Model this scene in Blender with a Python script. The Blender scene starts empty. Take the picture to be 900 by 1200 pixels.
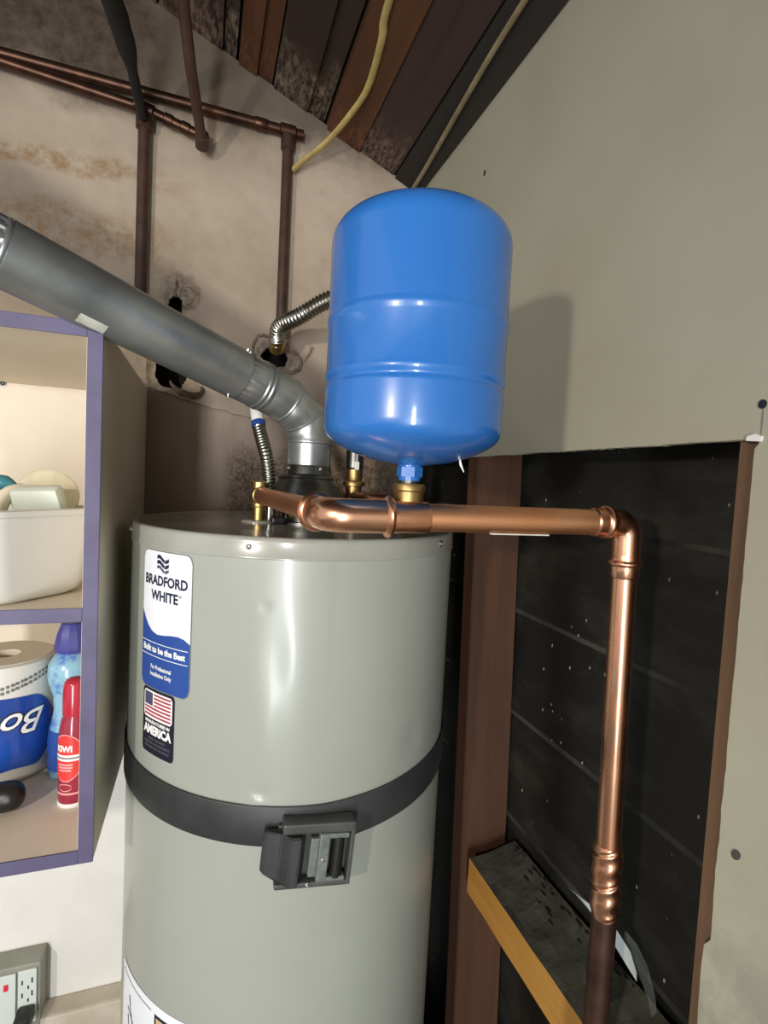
import bpy, bmesh, math, random
from mathutils import Vector, Matrix, noise
random.seed(7)
S = bpy.context.scene
COL = S.collection
PI = math.pi
R = math.radians

# ---------------------------------------------------------------- camera, world, lights, exposure
CAM_POS = Vector((0, 0, 1.6))
YAW, PITCH, ROLL = R(19.25), R(3.21), R(2.94)
cd = bpy.data.cameras.new('camera'); cam = bpy.data.objects.new('camera', cd); COL.objects.link(cam)
S.camera = cam
cd.sensor_fit = 'HORIZONTAL'; cd.sensor_width = 36; cd.lens = 605 / 900 * 36; cd.clip_start = 0.02; cd.clip_end = 60
fw = Vector((math.sin(YAW) * math.cos(PITCH), math.cos(YAW) * math.cos(PITCH), -math.sin(PITCH)))
rt = Vector((math.cos(YAW), -math.sin(YAW), 0)); up = rt.cross(fw)
r2 = math.cos(ROLL) * rt + math.sin(ROLL) * up
u2 = -math.sin(ROLL) * rt + math.cos(ROLL) * up
cam.matrix_world = Matrix(((r2.x, u2.x, -fw.x, CAM_POS.x), (r2.y, u2.y, -fw.y, CAM_POS.y), (r2.z, u2.z, -fw.z, CAM_POS.z), (0, 0, 0, 1)))

W = bpy.data.worlds.new('world'); S.world = W; W.use_nodes = True
W.node_tree.nodes['Background'].inputs[0].default_value = (0.92, 0.95, 1.0, 1)
W.node_tree.nodes['Background'].inputs[1].default_value = 0.62

def lamp(name, kind, loc, energy, size, color=(1, 1, 1), target=None, sy=None):
    l = bpy.data.lights.new(name, kind); l.energy = energy; l.color = color
    if kind == 'AREA':
        l.size = size
        if sy: l.shape = 'RECTANGLE'; l.size_y = sy
    else:
        l.shadow_soft_size = size
    o = bpy.data.objects.new(name, l); COL.objects.link(o); o.location = loc
    if target is not None:
        o.rotation_euler = (Vector(target) - Vector(loc)).to_track_quat('-Z', 'Y').to_euler()
    return o
# a work lamp in the garage to the left of the photographer, and the open daylight door behind
wl = lamp('work_lamp', 'SPOT', (-1.115, -0.656, 1.76), 74, 0.045, (1.0, 0.915, 0.79), (-0.12, 1.25, 1.15))
wl.data.spot_size = R(104); wl.data.spot_blend = 1.0
lamp('garage_door_light', 'AREA', (-0.85, -2.30, 1.02), 62, 0.24, (0.95, 0.98, 1.0), (0.0, 0.9, 1.3), 1.7)

S.view_settings.view_transform = 'Standard'
S.view_settings.look = 'None'
S.view_settings.exposure = 0.12
S.view_settings.gamma = 1.0
S.view_settings.use_curve_mapping = False

# ---------------------------------------------------------------- materials
def lin(c):
    c /= 255.0
    return c / 12.92 if c <= 0.04045 else ((c + 0.055) / 1.055) ** 2.4
def rgb(r, g, b): return (lin(r), lin(g), lin(b), 1)

class NT:
    def __init__(s, name):
        s.m = bpy.data.materials.new(name); s.m.use_nodes = True
        s.t = s.m.node_tree; s.b = s.t.nodes['Principled BSDF']
        s.co = s.t.nodes.new('ShaderNodeTexCoord').outputs['Object']
    def n(s, kind, **k):
        x = s.t.nodes.new(kind)
        for a, v in k.items():
            if a in x.inputs: x.inputs[a].default_value = v
            else: setattr(x, a, v)
        return x
    def link(s, a, b): s.t.links.new(a, b)
    def map(s, scale=(1, 1, 1), rot=(0, 0, 0), loc=(0, 0, 0)):
        m = s.n('ShaderNodeMapping'); m.inputs['Scale'].default_value = scale; m.inputs['Rotation'].default_value = rot; m.inputs['Location'].default_value = loc
        s.link(s.co, m.inputs['Vector']); return m.outputs[0]
    def noise(s, scale, detail=4, rough=0.55, vec=None, dist=0):
        x = s.n('ShaderNodeTexNoise', Scale=scale, Detail=detail, Roughness=rough, Distortion=dist)
        s.link(vec or s.co, x.inputs['Vector']); return x.outputs['Fac']
    def ramp(s, fac, a, b, ca=(0, 0, 0, 1), cb=(1, 1, 1, 1)):
        x = s.n('ShaderNodeValToRGB'); e = x.color_ramp.elements
        e[0].position = a; e[1].position = b; e[0].color = ca; e[1].color = cb
        s.link(fac, x.inputs[0]); return x.outputs[0]
    def mix(s, fac, a, b):
        x = s.n('ShaderNodeMix', data_type='RGBA')
        if isinstance(fac, float): x.inputs[0].default_value = fac
        else: s.link(fac, x.inputs[0])
        for i, v in ((6, a), (7, b)):
            if isinstance(v, tuple): x.inputs[i].default_value = v
            else: s.link(v, x.inputs[i])
        return x.outputs[2]
    def math(s, op, a, b=None):
        x = s.n('ShaderNodeMath', operation=op)
        for i, v in enumerate((a, b)):
            if v is None: continue
            if isinstance(v, (int, float)): x.inputs[i].default_value = v
            else: s.link(v, x.inputs[i])
        return x.outputs[0]
    def xyz(s):
        x = s.n('ShaderNodeSeparateXYZ'); s.link(s.co, x.inputs[0]); return x.outputs
    def smooth(s, v, a, b):
        x = s.n('ShaderNodeMapRange', interpolation_type='SMOOTHSTEP')
        s.link(v, x.inputs[0]); x.inputs[1].default_value = a; x.inputs[2].default_value = b
        return x.outputs[0]
    def color(s, c):
        if isinstance(c, tuple): s.b.inputs['Base Color'].default_value = c
        else: s.link(c, s.b.inputs['Base Color'])
    def bump(s, h, strength=0.3, dist=0.002):
        x = s.n('ShaderNodeBump', Strength=strength, Distance=dist)
        s.link(h, x.inputs['Height']); s.link(x.outputs[0], s.b.inputs['Normal'])
    def set(s, **k):
        for a, v in k.items():
            a = a.replace('_', ' ')
            if isinstance(v, (int, float, tuple)): s.b.inputs[a].default_value = v
            else: s.link(v, s.b.inputs[a])

def simple(name, c, rough=0.5, metal=0.0, c2=None, scale=20, bump=0.0, bscale=60, coat=0.0, stretch=(1, 1, 1), lo=0.4, hi=0.65, bd=0.001):
    t = NT(name)
    v = t.map(stretch)
    t.color(c if c2 is None else t.mix(t.ramp(t.noise(scale, 5, 0.6, v), lo, hi), c, c2))
    t.set(Roughness=rough, Metallic=metal)
    if coat: t.set(Coat_Weight=coat, Coat_Roughness=0.08)
    if bump: t.bump(t.noise(bscale, 4, 0.6, v), bump, bd)
    return t.m

def plaster_mat():
    t = NT('stained_plaster'); X, Y, Z = t.xyz()
    base = t.mix(t.ramp(t.noise(5, 5, 0.6), 0.35, 0.7), rgb(190, 173, 154), rgb(164, 147, 128))
    # rusty tide marks: two ragged level bands, and blotches
    zz = t.math('ADD', Z, t.math('MULTIPLY', t.noise(9, 3), 0.10))
    fade = t.math('SUBTRACT', 1.0, t.smooth(X, -0.22, 0.0))
    patch = t.ramp(t.noise(38, 6, 0.75), 0.40, 0.62)
    def band(z0, w):
        d = t.math('ABSOLUTE', t.math('SUBTRACT', zz, z0))
        return t.math('SUBTRACT', 1.0, t.smooth(d, w * 0.25, w))
    b = t.math('MULTIPLY', t.math('MULTIPLY', t.math('MAXIMUM', band(2.305, 0.028), band(2.165, 0.075)), fade), patch)
    base = t.mix(t.math('MULTIPLY', b, 0.75), base, rgb(150, 112, 66))
    spots = t.math('MULTIPLY', t.ramp(t.noise(14, 6, 0.8), 0.58, 0.72), t.ramp(t.noise(3.2, 2), 0.45, 0.6))
    base = t.mix(t.math('MULTIPLY', spots, 0.45), base, rgb(125, 96, 66))
    # ragged darkening towards the roof above the pipes, with grimy brown mottling at the left
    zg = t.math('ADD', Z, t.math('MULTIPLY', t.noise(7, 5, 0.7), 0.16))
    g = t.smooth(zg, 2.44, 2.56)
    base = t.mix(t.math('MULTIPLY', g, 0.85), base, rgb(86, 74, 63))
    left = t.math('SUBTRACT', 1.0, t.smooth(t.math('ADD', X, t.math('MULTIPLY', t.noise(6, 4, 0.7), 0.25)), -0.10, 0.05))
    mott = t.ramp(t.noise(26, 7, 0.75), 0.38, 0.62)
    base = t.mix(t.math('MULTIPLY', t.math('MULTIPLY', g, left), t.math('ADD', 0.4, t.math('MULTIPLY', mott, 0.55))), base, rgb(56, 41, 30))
    # brown dirt on the broken patches round the two openings
    for cx, cz, rad in ((-0.068, 2.018, 0.055), (0.165, 1.895, 0.065)):
        d = t.math('SQRT', t.math('ADD', t.math('POWER', t.math('SUBTRACT', X, cx), 2), t.math('POWER', t.math('SUBTRACT', Z, cz), 2)))
        d = t.math('ADD', d, t.math('MULTIPLY', t.math('SUBTRACT', t.noise(30, 5, 0.75), 0.5), 0.06))
        m = t.math('MULTIPLY', t.math('SUBTRACT', 1.0, t.smooth(d, rad * 0.6, rad)), t.ramp(t.noise(55, 6, 0.8), 0.36, 0.6))
        base = t.mix(t.math('MULTIPLY', m, 0.7), base, rgb(104, 84, 68))
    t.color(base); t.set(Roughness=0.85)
    h = t.math('ADD', t.noise(40, 6, 0.7), t.math('MULTIPLY', b, 0.6))
    t.bump(h, 0.35, 0.004)
    return t.m
def brown_board_mat():
    t = NT('brown_stained_board'); X, Y, Z = t.xyz()
    base = t.mix(t.ramp(t.noise(6, 4, 0.6, t.map((1, 1, 0.25))), 0.35, 0.65), rgb(150, 130, 114), rgb(190, 170, 152))
    left = t.math('SUBTRACT', 1.0, t.smooth(t.math('ADD', X, t.math('MULTIPLY', t.noise(7, 4, 0.7), 0.1)), -0.06, 0.06))  # left part: the cabinet's shadow painted into the board colour
    base = t.mix(t.math('MULTIPLY', left, 0.4), base, rgb(120, 104, 90))
    # flaky mineral crust creeping up beside the pipe
    d = t.math('SUBTRACT', Z, t.math('ADD', 1.52, t.math('MULTIPLY', t.noise(8, 3), 0.20)))
    crust = t.math('MULTIPLY', t.smooth(X, 0.03, 0.08), t.math('SUBTRACT', 1.0, t.smooth(d, 0.0, 0.08)))
    flake = t.ramp(t.noise(75, 6, 0.8, None, 1.2), 0.42, 0.56)
    base = t.mix(t.math('MULTIPLY', crust, t.math('MULTIPLY', flake, 0.8)), base, rgb(88, 66, 48))
    t.color(base); t.set(Roughness=0.8)
    t.bump(t.math('MULTIPLY', crust, t.noise(75, 6, 0.8, None, 1.2)), 0.8, 0.006)
    return t.m
def white_wall_mat():
    t = NT('white_painted_wall')
    t.color(t.mix(t.ramp(t.noise(7, 5), 0.4, 0.7), rgb(234, 231, 225), rgb(224, 220, 212))); t.set(Roughness=0.7)
    t.bump(t.noise(90, 5), 0.12, 0.002); return t.m
def drywall_mat():
    t = NT('bare_drywall'); X, Y, Z = t.xyz()
    base = t.mix(t.ramp(t.noise(4, 4), 0.35, 0.7), rgb(168, 164, 144), rgb(160, 155, 135))
    base = t.mix(t.math('MULTIPLY', t.ramp(t.noise(260, 2), 0.62, 0.75), 0.12), base, rgb(120, 112, 96))
    low = t.math('SUBTRACT', 1.0, t.smooth(Z, 1.0, 1.30))
    base = t.mix(t.math('MULTIPLY', low, t.math('MULTIPLY', t.ramp(t.noise(7, 5, 0.7), 0.42, 0.6), 0.6)), base, rgb(112, 108, 98))
    t.color(base); t.set(Roughness=0.8); t.bump(t.noise(180, 4), 0.10, 0.001); return t.m
def wood_mat(name, c1, c2, axis=2, rough=0.7, scale=9, c3=None, fungus=None):
    t = NT(name); st = [22, 22, 22]; st[axis] = 1.2
    g = t.noise(scale / 9, 6, 0.65, t.map(tuple(st)), 0.4)
    base = t.mix(t.ramp(g, 0.35, 0.68), c1, c2)
    if c3: base = t.mix(t.math('MULTIPLY', t.ramp(t.noise(3, 3), 0.5, 0.65), 0.6), base, c3)
    if fungus:
        X, Y, Z = t.xyz()
        yy = t.math('ADD', Y, t.math('MULTIPLY', t.noise(11, 4), 0.22))
        m = t.math('MULTIPLY', t.smooth(yy, 1.26, 1.40), t.ramp(t.noise(60, 6, 0.8, t.map((1.6, 0.5, 1))), 0.44, 0.60))
        base = t.mix(t.math('MULTIPLY', m, 0.75), base, fungus)
    t.color(base); t.set(Roughness=rough); t.bump(g, 0.25, 0.002); return t.m
def felt_mat():
    t = NT('black_tar_paper')
    d = t.ramp(t.noise(5, 5, 0.7, t.map((1, 0.7, 1.6))), 0.46, 0.72)
    base = t.mix(t.math('MULTIPLY', d, 0.5), rgb(27, 26, 23), rgb(72, 71, 62))
    v = t.n('ShaderNodeTexVoronoi', Scale=42.0); t.link(t.map((1, 1, 0.55)), v.inputs['Vector'])
    sp = t.math('MULTIPLY', t.math('SUBTRACT', 1.0, t.smooth(v.outputs['Distance'], 0.03, 0.10)), t.ramp(t.noise(7, 2), 0.48, 0.54))
    base = t.mix(sp, base, rgb(200, 192, 170))
    t.color(base); t.set(Roughness=0.55); t.bump(t.noise(18, 5), 0.25, 0.004); return t.m
def jacket_mat():
    t = NT('grey_enamel_jacket')
    t.color(t.mix(t.ramp(t.noise(3, 3), 0.3, 0.8), rgb(157, 161, 152), rgb(150, 154, 145)))
    t.set(Roughness=0.32, Coat_Weight=0.18, Coat_Roughness=0.12); t.bump(t.noise(3.0, 2), 0.25, 0.02); return t.m
def copper_mat(name, c1, c2, rough=0.2, sc=14, bump=0.1):
    t = NT(name); n = t.noise(sc, 5, 0.65)
    t.color(t.mix(t.ramp(n, 0.36, 0.68), c1, c2)); t.set(Metallic=1.0, Roughness=t.ramp(n, 0.3, 0.8, (rough, rough, rough, 1), (rough + 0.16,) * 3 + (1,)))
    t.bump(t.noise(9, 3), bump, 0.004); return t.m

M = {}
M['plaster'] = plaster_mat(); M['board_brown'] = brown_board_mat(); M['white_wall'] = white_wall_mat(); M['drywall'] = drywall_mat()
M['cavity'] = simple('dark_cavity', rgb(26, 22, 18), 0.9, c2=rgb(38, 32, 26))
M['stud'] = wood_mat('reddish_stud_wood', rgb(72, 45, 28), rgb(90, 58, 37), 2)
M['stud_pale'] = wood_mat('brown_stud_wood', rgb(98, 74, 54), rgb(132, 102, 76), 2)
M['felt'] = felt_mat()
M['felt_dust'] = simple('dusty_paper_edge', rgb(64, 62, 55), 0.8, c2=rgb(32, 31, 28), scale=9)
M['block_edge'] = wood_mat('yellow_block_wood', rgb(176, 124, 52), rgb(196, 144, 70), 1)
M['block_top'] = simple('dusty_block_top', rgb(92, 92, 80), 0.95, c2=rgb(58, 58, 50), scale=14, bump=0.6, bscale=40, bd=0.004)
M['roof_dark'] = wood_mat('dark_roof_board', rgb(36, 24, 18), rgb(54, 36, 28), 1, 0.75, fungus=rgb(150, 132, 112))
M['roof_orange'] = wood_mat('orange_roof_board', rgb(72, 42, 20), rgb(92, 56, 28), 1, 0.7, fungus=rgb(118, 74, 52))
M['roof_purple'] = wood_mat('purplish_roof_board', rgb(46, 31, 29), rgb(62, 44, 40), 1, 0.75, fungus=rgb(142, 118, 104))
M['plate_grey'] = wood_mat('grey_top_plate', rgb(34, 29, 26), rgb(46, 39, 34), 1, 0.8)
M['concrete'] = simple('concrete', rgb(150, 145, 136), 0.85, c2=rgb(120, 116, 108), scale=6, bump=0.2, bscale=30)
M['curb'] = simple('beige_curb', rgb(206, 196, 178), 0.85, c2=rgb(186, 174, 154), scale=9, bump=0.3, bscale=30, bd=0.003)
M['jacket'] = jacket_mat()
M['lid'] = simple('grey_enamel_lid', rgb(160, 161, 152), 0.22, c2=rgb(150, 149, 141), scale=8, coat=0.4)
M['blue'] = simple('blue_tank_paint', rgb(42, 108, 184), 0.30, c2=rgb(38, 102, 178), scale=5, coat=0.5, bump=0.04, bscale=9, bd=0.003)
M['steel'] = simple('bright_steel', rgb(200, 200, 196), 0.28, 1.0)
M['hose_steel'] = simple('hose_steel', rgb(168, 166, 158), 0.3, 1.0)
M['dark_steel'] = simple('dark_steel', rgb(120, 120, 118), 0.35, 1.0, c2=rgb(80, 80, 78), scale=18)
M['galv'] = simple('galvanised_sheet', rgb(186, 190, 190), 0.34, 0.8, c2=rgb(138, 142, 146), scale=9, bump=0.12, bscale=14, bd=0.002)
M['galv_dull'] = simple('dull_galvanised_sheet', rgb(172, 176, 175), 0.38, 0.75, c2=rgb(124, 129, 132), scale=5, bump=0.10, bscale=7, bd=0.003)
M['copper'] = copper_mat('new_copper', rgb(240, 184, 150), rgb(222, 156, 120), 0.2)
M['copper_pipe'] = copper_mat('satin_copper', rgb(236, 180, 140), rgb(220, 156, 112), 0.34, 10, 0.04)
M['copper_old'] = simple('old_brown_copper', rgb(92, 66, 54), 0.45, 0.75, c2=rgb(62, 44, 38), scale=16, bump=0.2, bscale=40)
M['copper_mid'] = simple('tarnished_copper', rgb(150, 104, 80), 0.32, 0.95, c2=rgb(98, 66, 52), scale=12)
M['copper_wall'] = simple('dull_wall_copper', rgb(98, 68, 54), 0.4, 0.85, c2=rgb(48, 36, 30), scale=9)
M['brown_iron'] = simple('brown_painted_pipe', rgb(76, 52, 43), 0.5, 0.1, c2=rgb(58, 40, 33), scale=18, bump=0.15)
M['brass'] = copper_mat('brass', rgb(218, 188, 126), rgb(188, 154, 96), 0.3, 20)
M['brass_dull'] = copper_mat('dull_brass', rgb(176, 146, 98), rgb(140, 112, 72), 0.38, 20)
M['black_drain'] = simple('black_drain_pipe', rgb(10, 10, 9), 0.75, 0, c2=rgb(24, 21, 19), scale=20, bump=0.6, bscale=22, bd=0.006)
M['strap'] = simple('black_strap_band', rgb(40, 41, 42), 0.5, c2=rgb(54, 55, 57), scale=10)
M['buckle'] = simple('dark_grey_buckle', rgb(62, 64, 62), 0.42, c2=rgb(74, 76, 74), scale=20)
M['buckle_pale'] = simple('greenish_grey_lever', rgb(112, 118, 114), 0.38, c2=rgb(90, 97, 93), scale=60)
M['cable_yellow'] = simple('yellow_cable_jacket', rgb(196, 172, 108), 0.6, c2=rgb(170, 146, 88))
M['cable_cream'] = simple('cream_cable_jacket', rgb(150, 134, 106), 0.6, c2=rgb(126, 110, 84))
M['cab_white'] = simple('cream_melamine', rgb(226, 214, 196), 0.5, c2=rgb(216, 203, 184), scale=3)
M['cab_side'] = simple('greige_cabinet_side', rgb(208, 200, 180), 0.55, c2=rgb(198, 190, 170), scale=4)
M['purple'] = simple('purple_painted_edge', rgb(88, 82, 116), 0.55, c2=rgb(77, 71, 103), scale=16)
M['tub'] = simple('white_plastic_tub', rgb(226, 224, 216), 0.4)
M['teal'] = simple('teal_plastic', rgb(62, 132, 146), 0.5)
M['cream_pl'] = simple('cream_foam', rgb(226, 218, 190), 0.8, c2=rgb(210, 200, 170), scale=40, bump=0.4, bscale=80)
M['pale_box'] = simple('pale_green_plastic', rgb(206, 212, 198), 0.45)
M['pale_cloth'] = simple('pale_cloth', rgb(222, 212, 188), 0.9)
M['wrap'] = simple('clear_wrapped_paper', rgb(214, 214, 208), 0.3, coat=0.4, bump=0.3, bscale=9, bd=0.004)
M['tissue'] = simple('tissue_paper', rgb(228, 216, 198), 0.9, bump=0.3, bscale=120)
M['pack_blue'] = simple('blue_print_film', rgb(28, 66, 150), 0.22, c2=rgb(36, 80, 170), scale=7, coat=0.6, bump=0.35, bscale=12, bd=0.004)
M['white_print'] = simple('white_print', rgb(238, 238, 236), 0.45)
M['navy_print'] = simple('navy_print', rgb(26, 30, 62), 0.45)
M['grey_print'] = simple('grey_print', rgb(110, 112, 114), 0.5)
M['label_white'] = simple('label_white', rgb(232, 234, 240), 0.3)
M['label_blue'] = simple('label_blue', rgb(40, 74, 148), 0.3)
M['label_black'] = simple('label_black', rgb(24, 24, 42), 0.35)
M['label_red'] = simple('label_red', rgb(170, 66, 80), 0.4)
M['flag_blue'] = simple('flag_blue', rgb(72, 74, 104), 0.4)
M['tan_print'] = simple('tan_print', rgb(196, 172, 130), 0.4)
M['red_bottle'] = simple('red_bottle', rgb(176, 34, 58), 0.22, coat=0.5)
M['red_dark'] = simple('dark_red_bottle', rgb(150, 40, 62), 0.2, coat=0.4)
M['red_label'] = simple('red_label', rgb(216, 58, 56), 0.35)
M['pink_print'] = simple('pink_print', rgb(232, 160, 160), 0.45)
M['indigo'] = simple('indigo_cap', rgb(66, 68, 140), 0.25, coat=0.5)
M['aqua'] = simple('pale_blue_bottle', rgb(140, 186, 206), 0.2, c2=rgb(70, 110, 190), scale=22, coat=0.5, lo=0.5, hi=0.62)
M['black'] = simple('black_plastic', rgb(22, 22, 22), 0.4)
M['box_grey'] = simple('grey_metal_box', rgb(150, 150, 136), 0.5, c2=rgb(138, 138, 124))
M['device'] = simple('white_device_plastic', rgb(216, 222, 216), 0.4)
M['slot'] = simple('slot_dark', rgb(30, 32, 32), 0.6)
M['red_button'] = simple('red_button', rgb(226, 40, 70), 0.4)
M['paper'] = simple('white_paper', rgb(214, 222, 222), 0.7)
M['film'] = simple('clear_film', rgb(150, 156, 150), 0.15)
M['film'].node_tree.nodes['Principled BSDF'].inputs['Alpha'].default_value = 0.25
M['debris'] = simple('broken_plaster', rgb(150, 132, 112), 0.95, c2=rgb(96, 78, 62), scale=40, bump=0.6)
M['rubble_dark'] = simple('dark_dirt', rgb(30, 28, 24), 0.95)
M['tape'] = simple('whitish_tape', rgb(202, 202, 192), 0.6, c2=rgb(170, 170, 160), scale=40)

# ---------------------------------------------------------------- object helpers
WORLD = {}   # object -> world location of its origin
def thing(name, label, cat, loc, group=None, kind=None):
    o = bpy.data.objects.new(name, None); COL.objects.link(o); o.location = loc; o.empty_display_size = 0.05
    if label: o['label'] = label
    if cat: o['category'] = cat
    if group: o['group'] = group
    if kind: o['kind'] = kind
    WORLD[o] = Vector(loc); return o
def finish(me, mats, smooth, angle):
    for m in (mats if isinstance(mats, (list, tuple)) else [mats]): me.materials.append(m)
    if smooth:
        me.shade_smooth()
        if angle: me.set_sharp_from_angle(angle=R(angle))
def obj(name, bm, mats, parent=None, smooth=False, angle=35, label=None, cat=None, group=None, kind=None, origin=None):
    """link a bmesh (world coordinates) as ONE mesh object under its parent"""
    off = WORLD[parent] if parent else Vector(origin or (0, 0, 0))
    if off.length: bmesh.ops.translate(bm, verts=bm.verts, vec=-off)
    bmesh.ops.recalc_face_normals(bm, faces=bm.faces)
    me = bpy.data.meshes.new(name); bm.to_mesh(me); bm.free()
    finish(me, mats, smooth, angle)
    o = bpy.data.objects.new(name, me); COL.objects.link(o)
    if parent: o.parent = parent
    else: o.location = off
    WORLD[o] = off
    if label: o['label'] = label
    if cat: o['category'] = cat
    if group: o['group'] = group
    if kind: o['kind'] = kind
    return o
def box(bm, lo, hi, bevel=0.0, mi=0, mat=None):
    lo, hi = Vector(lo), Vector(hi)
    c = (lo + hi) / 2; s = hi - lo
    mtx = Matrix.Translation(c) @ Matrix.Diagonal((s.x, s.y, s.z, 1))
    if mat: mtx = mat @ mtx
    r = bmesh.ops.create_cube(bm, size=1, matrix=mtx); vs = r['verts']
    if bevel:
        es = list({e for v in vs for e in v.link_edges})
        rb = bmesh.ops.bevel(bm, geom=es, offset=bevel, segments=2, affect='EDGES', profile=0.6)
        for f in rb['faces']: f.material_index = mi
        vs = list({v for f in rb['faces'] for v in f.verts} | {v for v in vs if v.is_valid})
    for f in {f for v in vs if v.is_valid for f in v.link_faces}: f.material_index = mi
def frame_of(d):
    d = d.normalized(); a = Vector((0, 0, 1)) if abs(d.z) < 0.9 else Vector((1, 0, 0))
    x = a.cross(d).normalized(); return x, d.cross(x)
def loft(bm, rings, cap=True, mi=0, closed=False):
    vr = [[bm.verts.new(p) for p in r] for r in rings]; n = len(vr[0])
    pairs = list(zip(vr, vr[1:])) + ([(vr[-1], vr[0])] if closed else [])
    for a, b in pairs:
        for i in range(n):
            f = bm.faces.new((a[i], a[(i + 1) % n], b[(i + 1) % n], b[i])); f.material_index = mi
    if cap and not closed:
        bm.faces.new(vr[0][::-1]).material_index = mi; bm.faces.new(vr[-1]).material_index = mi
def tube(bm, pts, rad, seg=20, cap=True, mi=0, flat=1.0):
    pts = [Vector(p) for p in pts]; n = len(pts)
    rr = rad if isinstance(rad, (list, tuple)) else [rad] * n
    T = [(pts[min(i + 1, n - 1)] - pts[max(i - 1, 0)]).normalized() for i in range(n)]
    x, y = frame_of(T[0]); rings = []
    for i in range(n):
        if i:
            q = T[i - 1].rotation_difference(T[i]); x = q @ x; y = q @ y
        rings.append([pts[i] + rr[i] * (math.cos(2 * PI * k / seg) * x + flat * math.sin(2 * PI * k / seg) * y) for k in range(seg)])
    loft(bm, rings, cap, mi)
def lathe(bm, prof, base, axis=(0, 0, 1), seg=40, cap=True, mi=0):
    base = Vector(base); ax = Vector(axis).normalized(); x, y = frame_of(ax)
    loft(bm, [[base + ax * h + r * (math.cos(2 * PI * k / seg) * x + math.sin(2 * PI * k / seg) * y) for k in range(seg)] for r, h in prof], cap, mi)
def fillet(path, rad, n=8):
    P = [Vector(p) for p in path]; out = [P[0]]
    for a, b, c in zip(P, P[1:], P[2:]):
        u, v = (a - b).normalized(), (c - b).normalized(); th = u.angle(v); d = rad / math.tan(th / 2)
        d = min(d, 0.49 * (a - b).length, 0.49 * (c - b).length); s, e = b + u * d, b + v * d
        for k in range(n + 1):
            t = k / n; out.append((1 - t) ** 2 * s + 2 * t * (1 - t) * b + t * t * e)
    out.append(P[-1]); return out
def catmull(path, n=10):
    P = [Vector(p) for p in path]; Q = [2 * P[0] - P[1]] + P + [2 * P[-1] - P[-2]]; out = []
    for i in range(1, len(Q) - 2):
        a, b, c, d = Q[i - 1:i + 3]
        for k in range(n):
            t = k / n
            out.append(0.5 * ((2 * b) + (c - a) * t + (2 * a - 5 * b + 4 * c - d) * t * t + (3 * b - a - 3 * c + d) * t ** 3))
    out.append(P[-1]); return out
def resample(pts, step):
    L = [0]
    for a, b in zip(pts, pts[1:]): L.append(L[-1] + (b - a).length)
    n = max(2, int(L[-1] / step)); out = []; j = 0
    for i in range(n + 1):
        s = L[-1] * i / n
        while j < len(L) - 2 and L[j + 1] < s: j += 1
        t = (s - L[j]) / max(1e-9, L[j + 1] - L[j]); out.append(pts[j].lerp(pts[j + 1], min(1, t)))
    return out
def bead(r0, h, w, dr): return [(r0, h - w), (r0 + dr * 0.75, h - w * 0.6), (r0 + dr, h), (r0 + dr * 0.75, h + w * 0.6), (r0, h + w)]
def screw(name, pos, nrm, r, parent, mat='steel'):
    bm = bmesh.new(); p = Vector(pos)
    lathe(bm, [(r * 1.5, -0.001), (r * 1.5, 0.0008), (r, 0.001), (r * 0.95, 0.003), (r * 0.55, 0.0038), (r * 0.3, 0.0024)], p, nrm, 10)
    return obj(name, bm, M[mat], parent, True)
def slab_poly(bm, outline, x0, x1, axis='X', mi=0):
    """extrude an outline of (a, z) pairs between two planes"""
    mk = (lambda a, z, d: (d, a, z)) if axis == 'X' else (lambda a, z, d: (a, d, z))
    A = [bm.verts.new(mk(a, z, x0)) for a, z in outline]; B = [bm.verts.new(mk(a, z, x1)) for a, z in outline]
    bm.faces.new(A).material_index = mi; bm.faces.new(B[::-1]).material_index = mi
    n = len(A)
    for i in range(n): bm.faces.new((A[i], B[i], B[(i + 1) % n], A[(i + 1) % n])).material_index = mi
def text2d(body, size, bold=0.0, shear=0.0, align='CENTER', spacing=1.0):
    c = bpy.data.curves.new('t', 'FONT'); c.body = body; c.size = size; c.offset = bold; c.shear = shear
    c.align_x = align; c.align_y = 'CENTER'; c.resolution_u = 3; c.space_character = spacing
    o = bpy.data.objects.new('t', c); COL.objects.link(o)
    dg = bpy.context.evaluated_depsgraph_get(); dg.update()
    me = bpy.data.meshes.new_from_object(o.evaluated_get(dg))
    V = [(v.co.x, v.co.y) for v in me.vertices]; F = [tuple(p.vertices) for p in me.polygons]
    bpy.data.objects.remove(o); bpy.data.curves.remove(c); bpy.data.meshes.remove(me)
    return V, F
def put2d(bm, VF, fn, mi=0, fit=None, off=(0, 0), sc=None):
    V, F = VF
    if fit:
        x0, x1 = min(v[0] for v in V), max(v[0] for v in V); k = fit / (x1 - x0)
        V = [((v[0] - (x0 + x1) / 2) * k, v[1] * (sc or k)) for v in V]
    vs = [bm.verts.new(fn(a + off[0], b + off[1])) for a, b in V]
    for f in F:
        try: bm.faces.new([vs[i] for i in f]).material_index = mi
        except ValueError: pass
def poly2d(pts, step=0.006):
    """outline -> vertical-strip triangulation friendly polygon (one ngon)"""
    return pts, [tuple(range(len(pts)))]
def rrect(w, h, r, n=5, cx=0, cy=0):
    out = []
    for sx, sy, a0 in ((1, 1, 0), (-1, 1, 90), (-1, -1, 180), (1, -1, 270)):
        for k in range(n + 1):
            a = R(a0 + 90 * k / n); out.append((cx + sx * (w / 2 - r) + r * math.cos(a), cy + sy * (h / 2 - r) + r * math.sin(a)))
    return out
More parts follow.
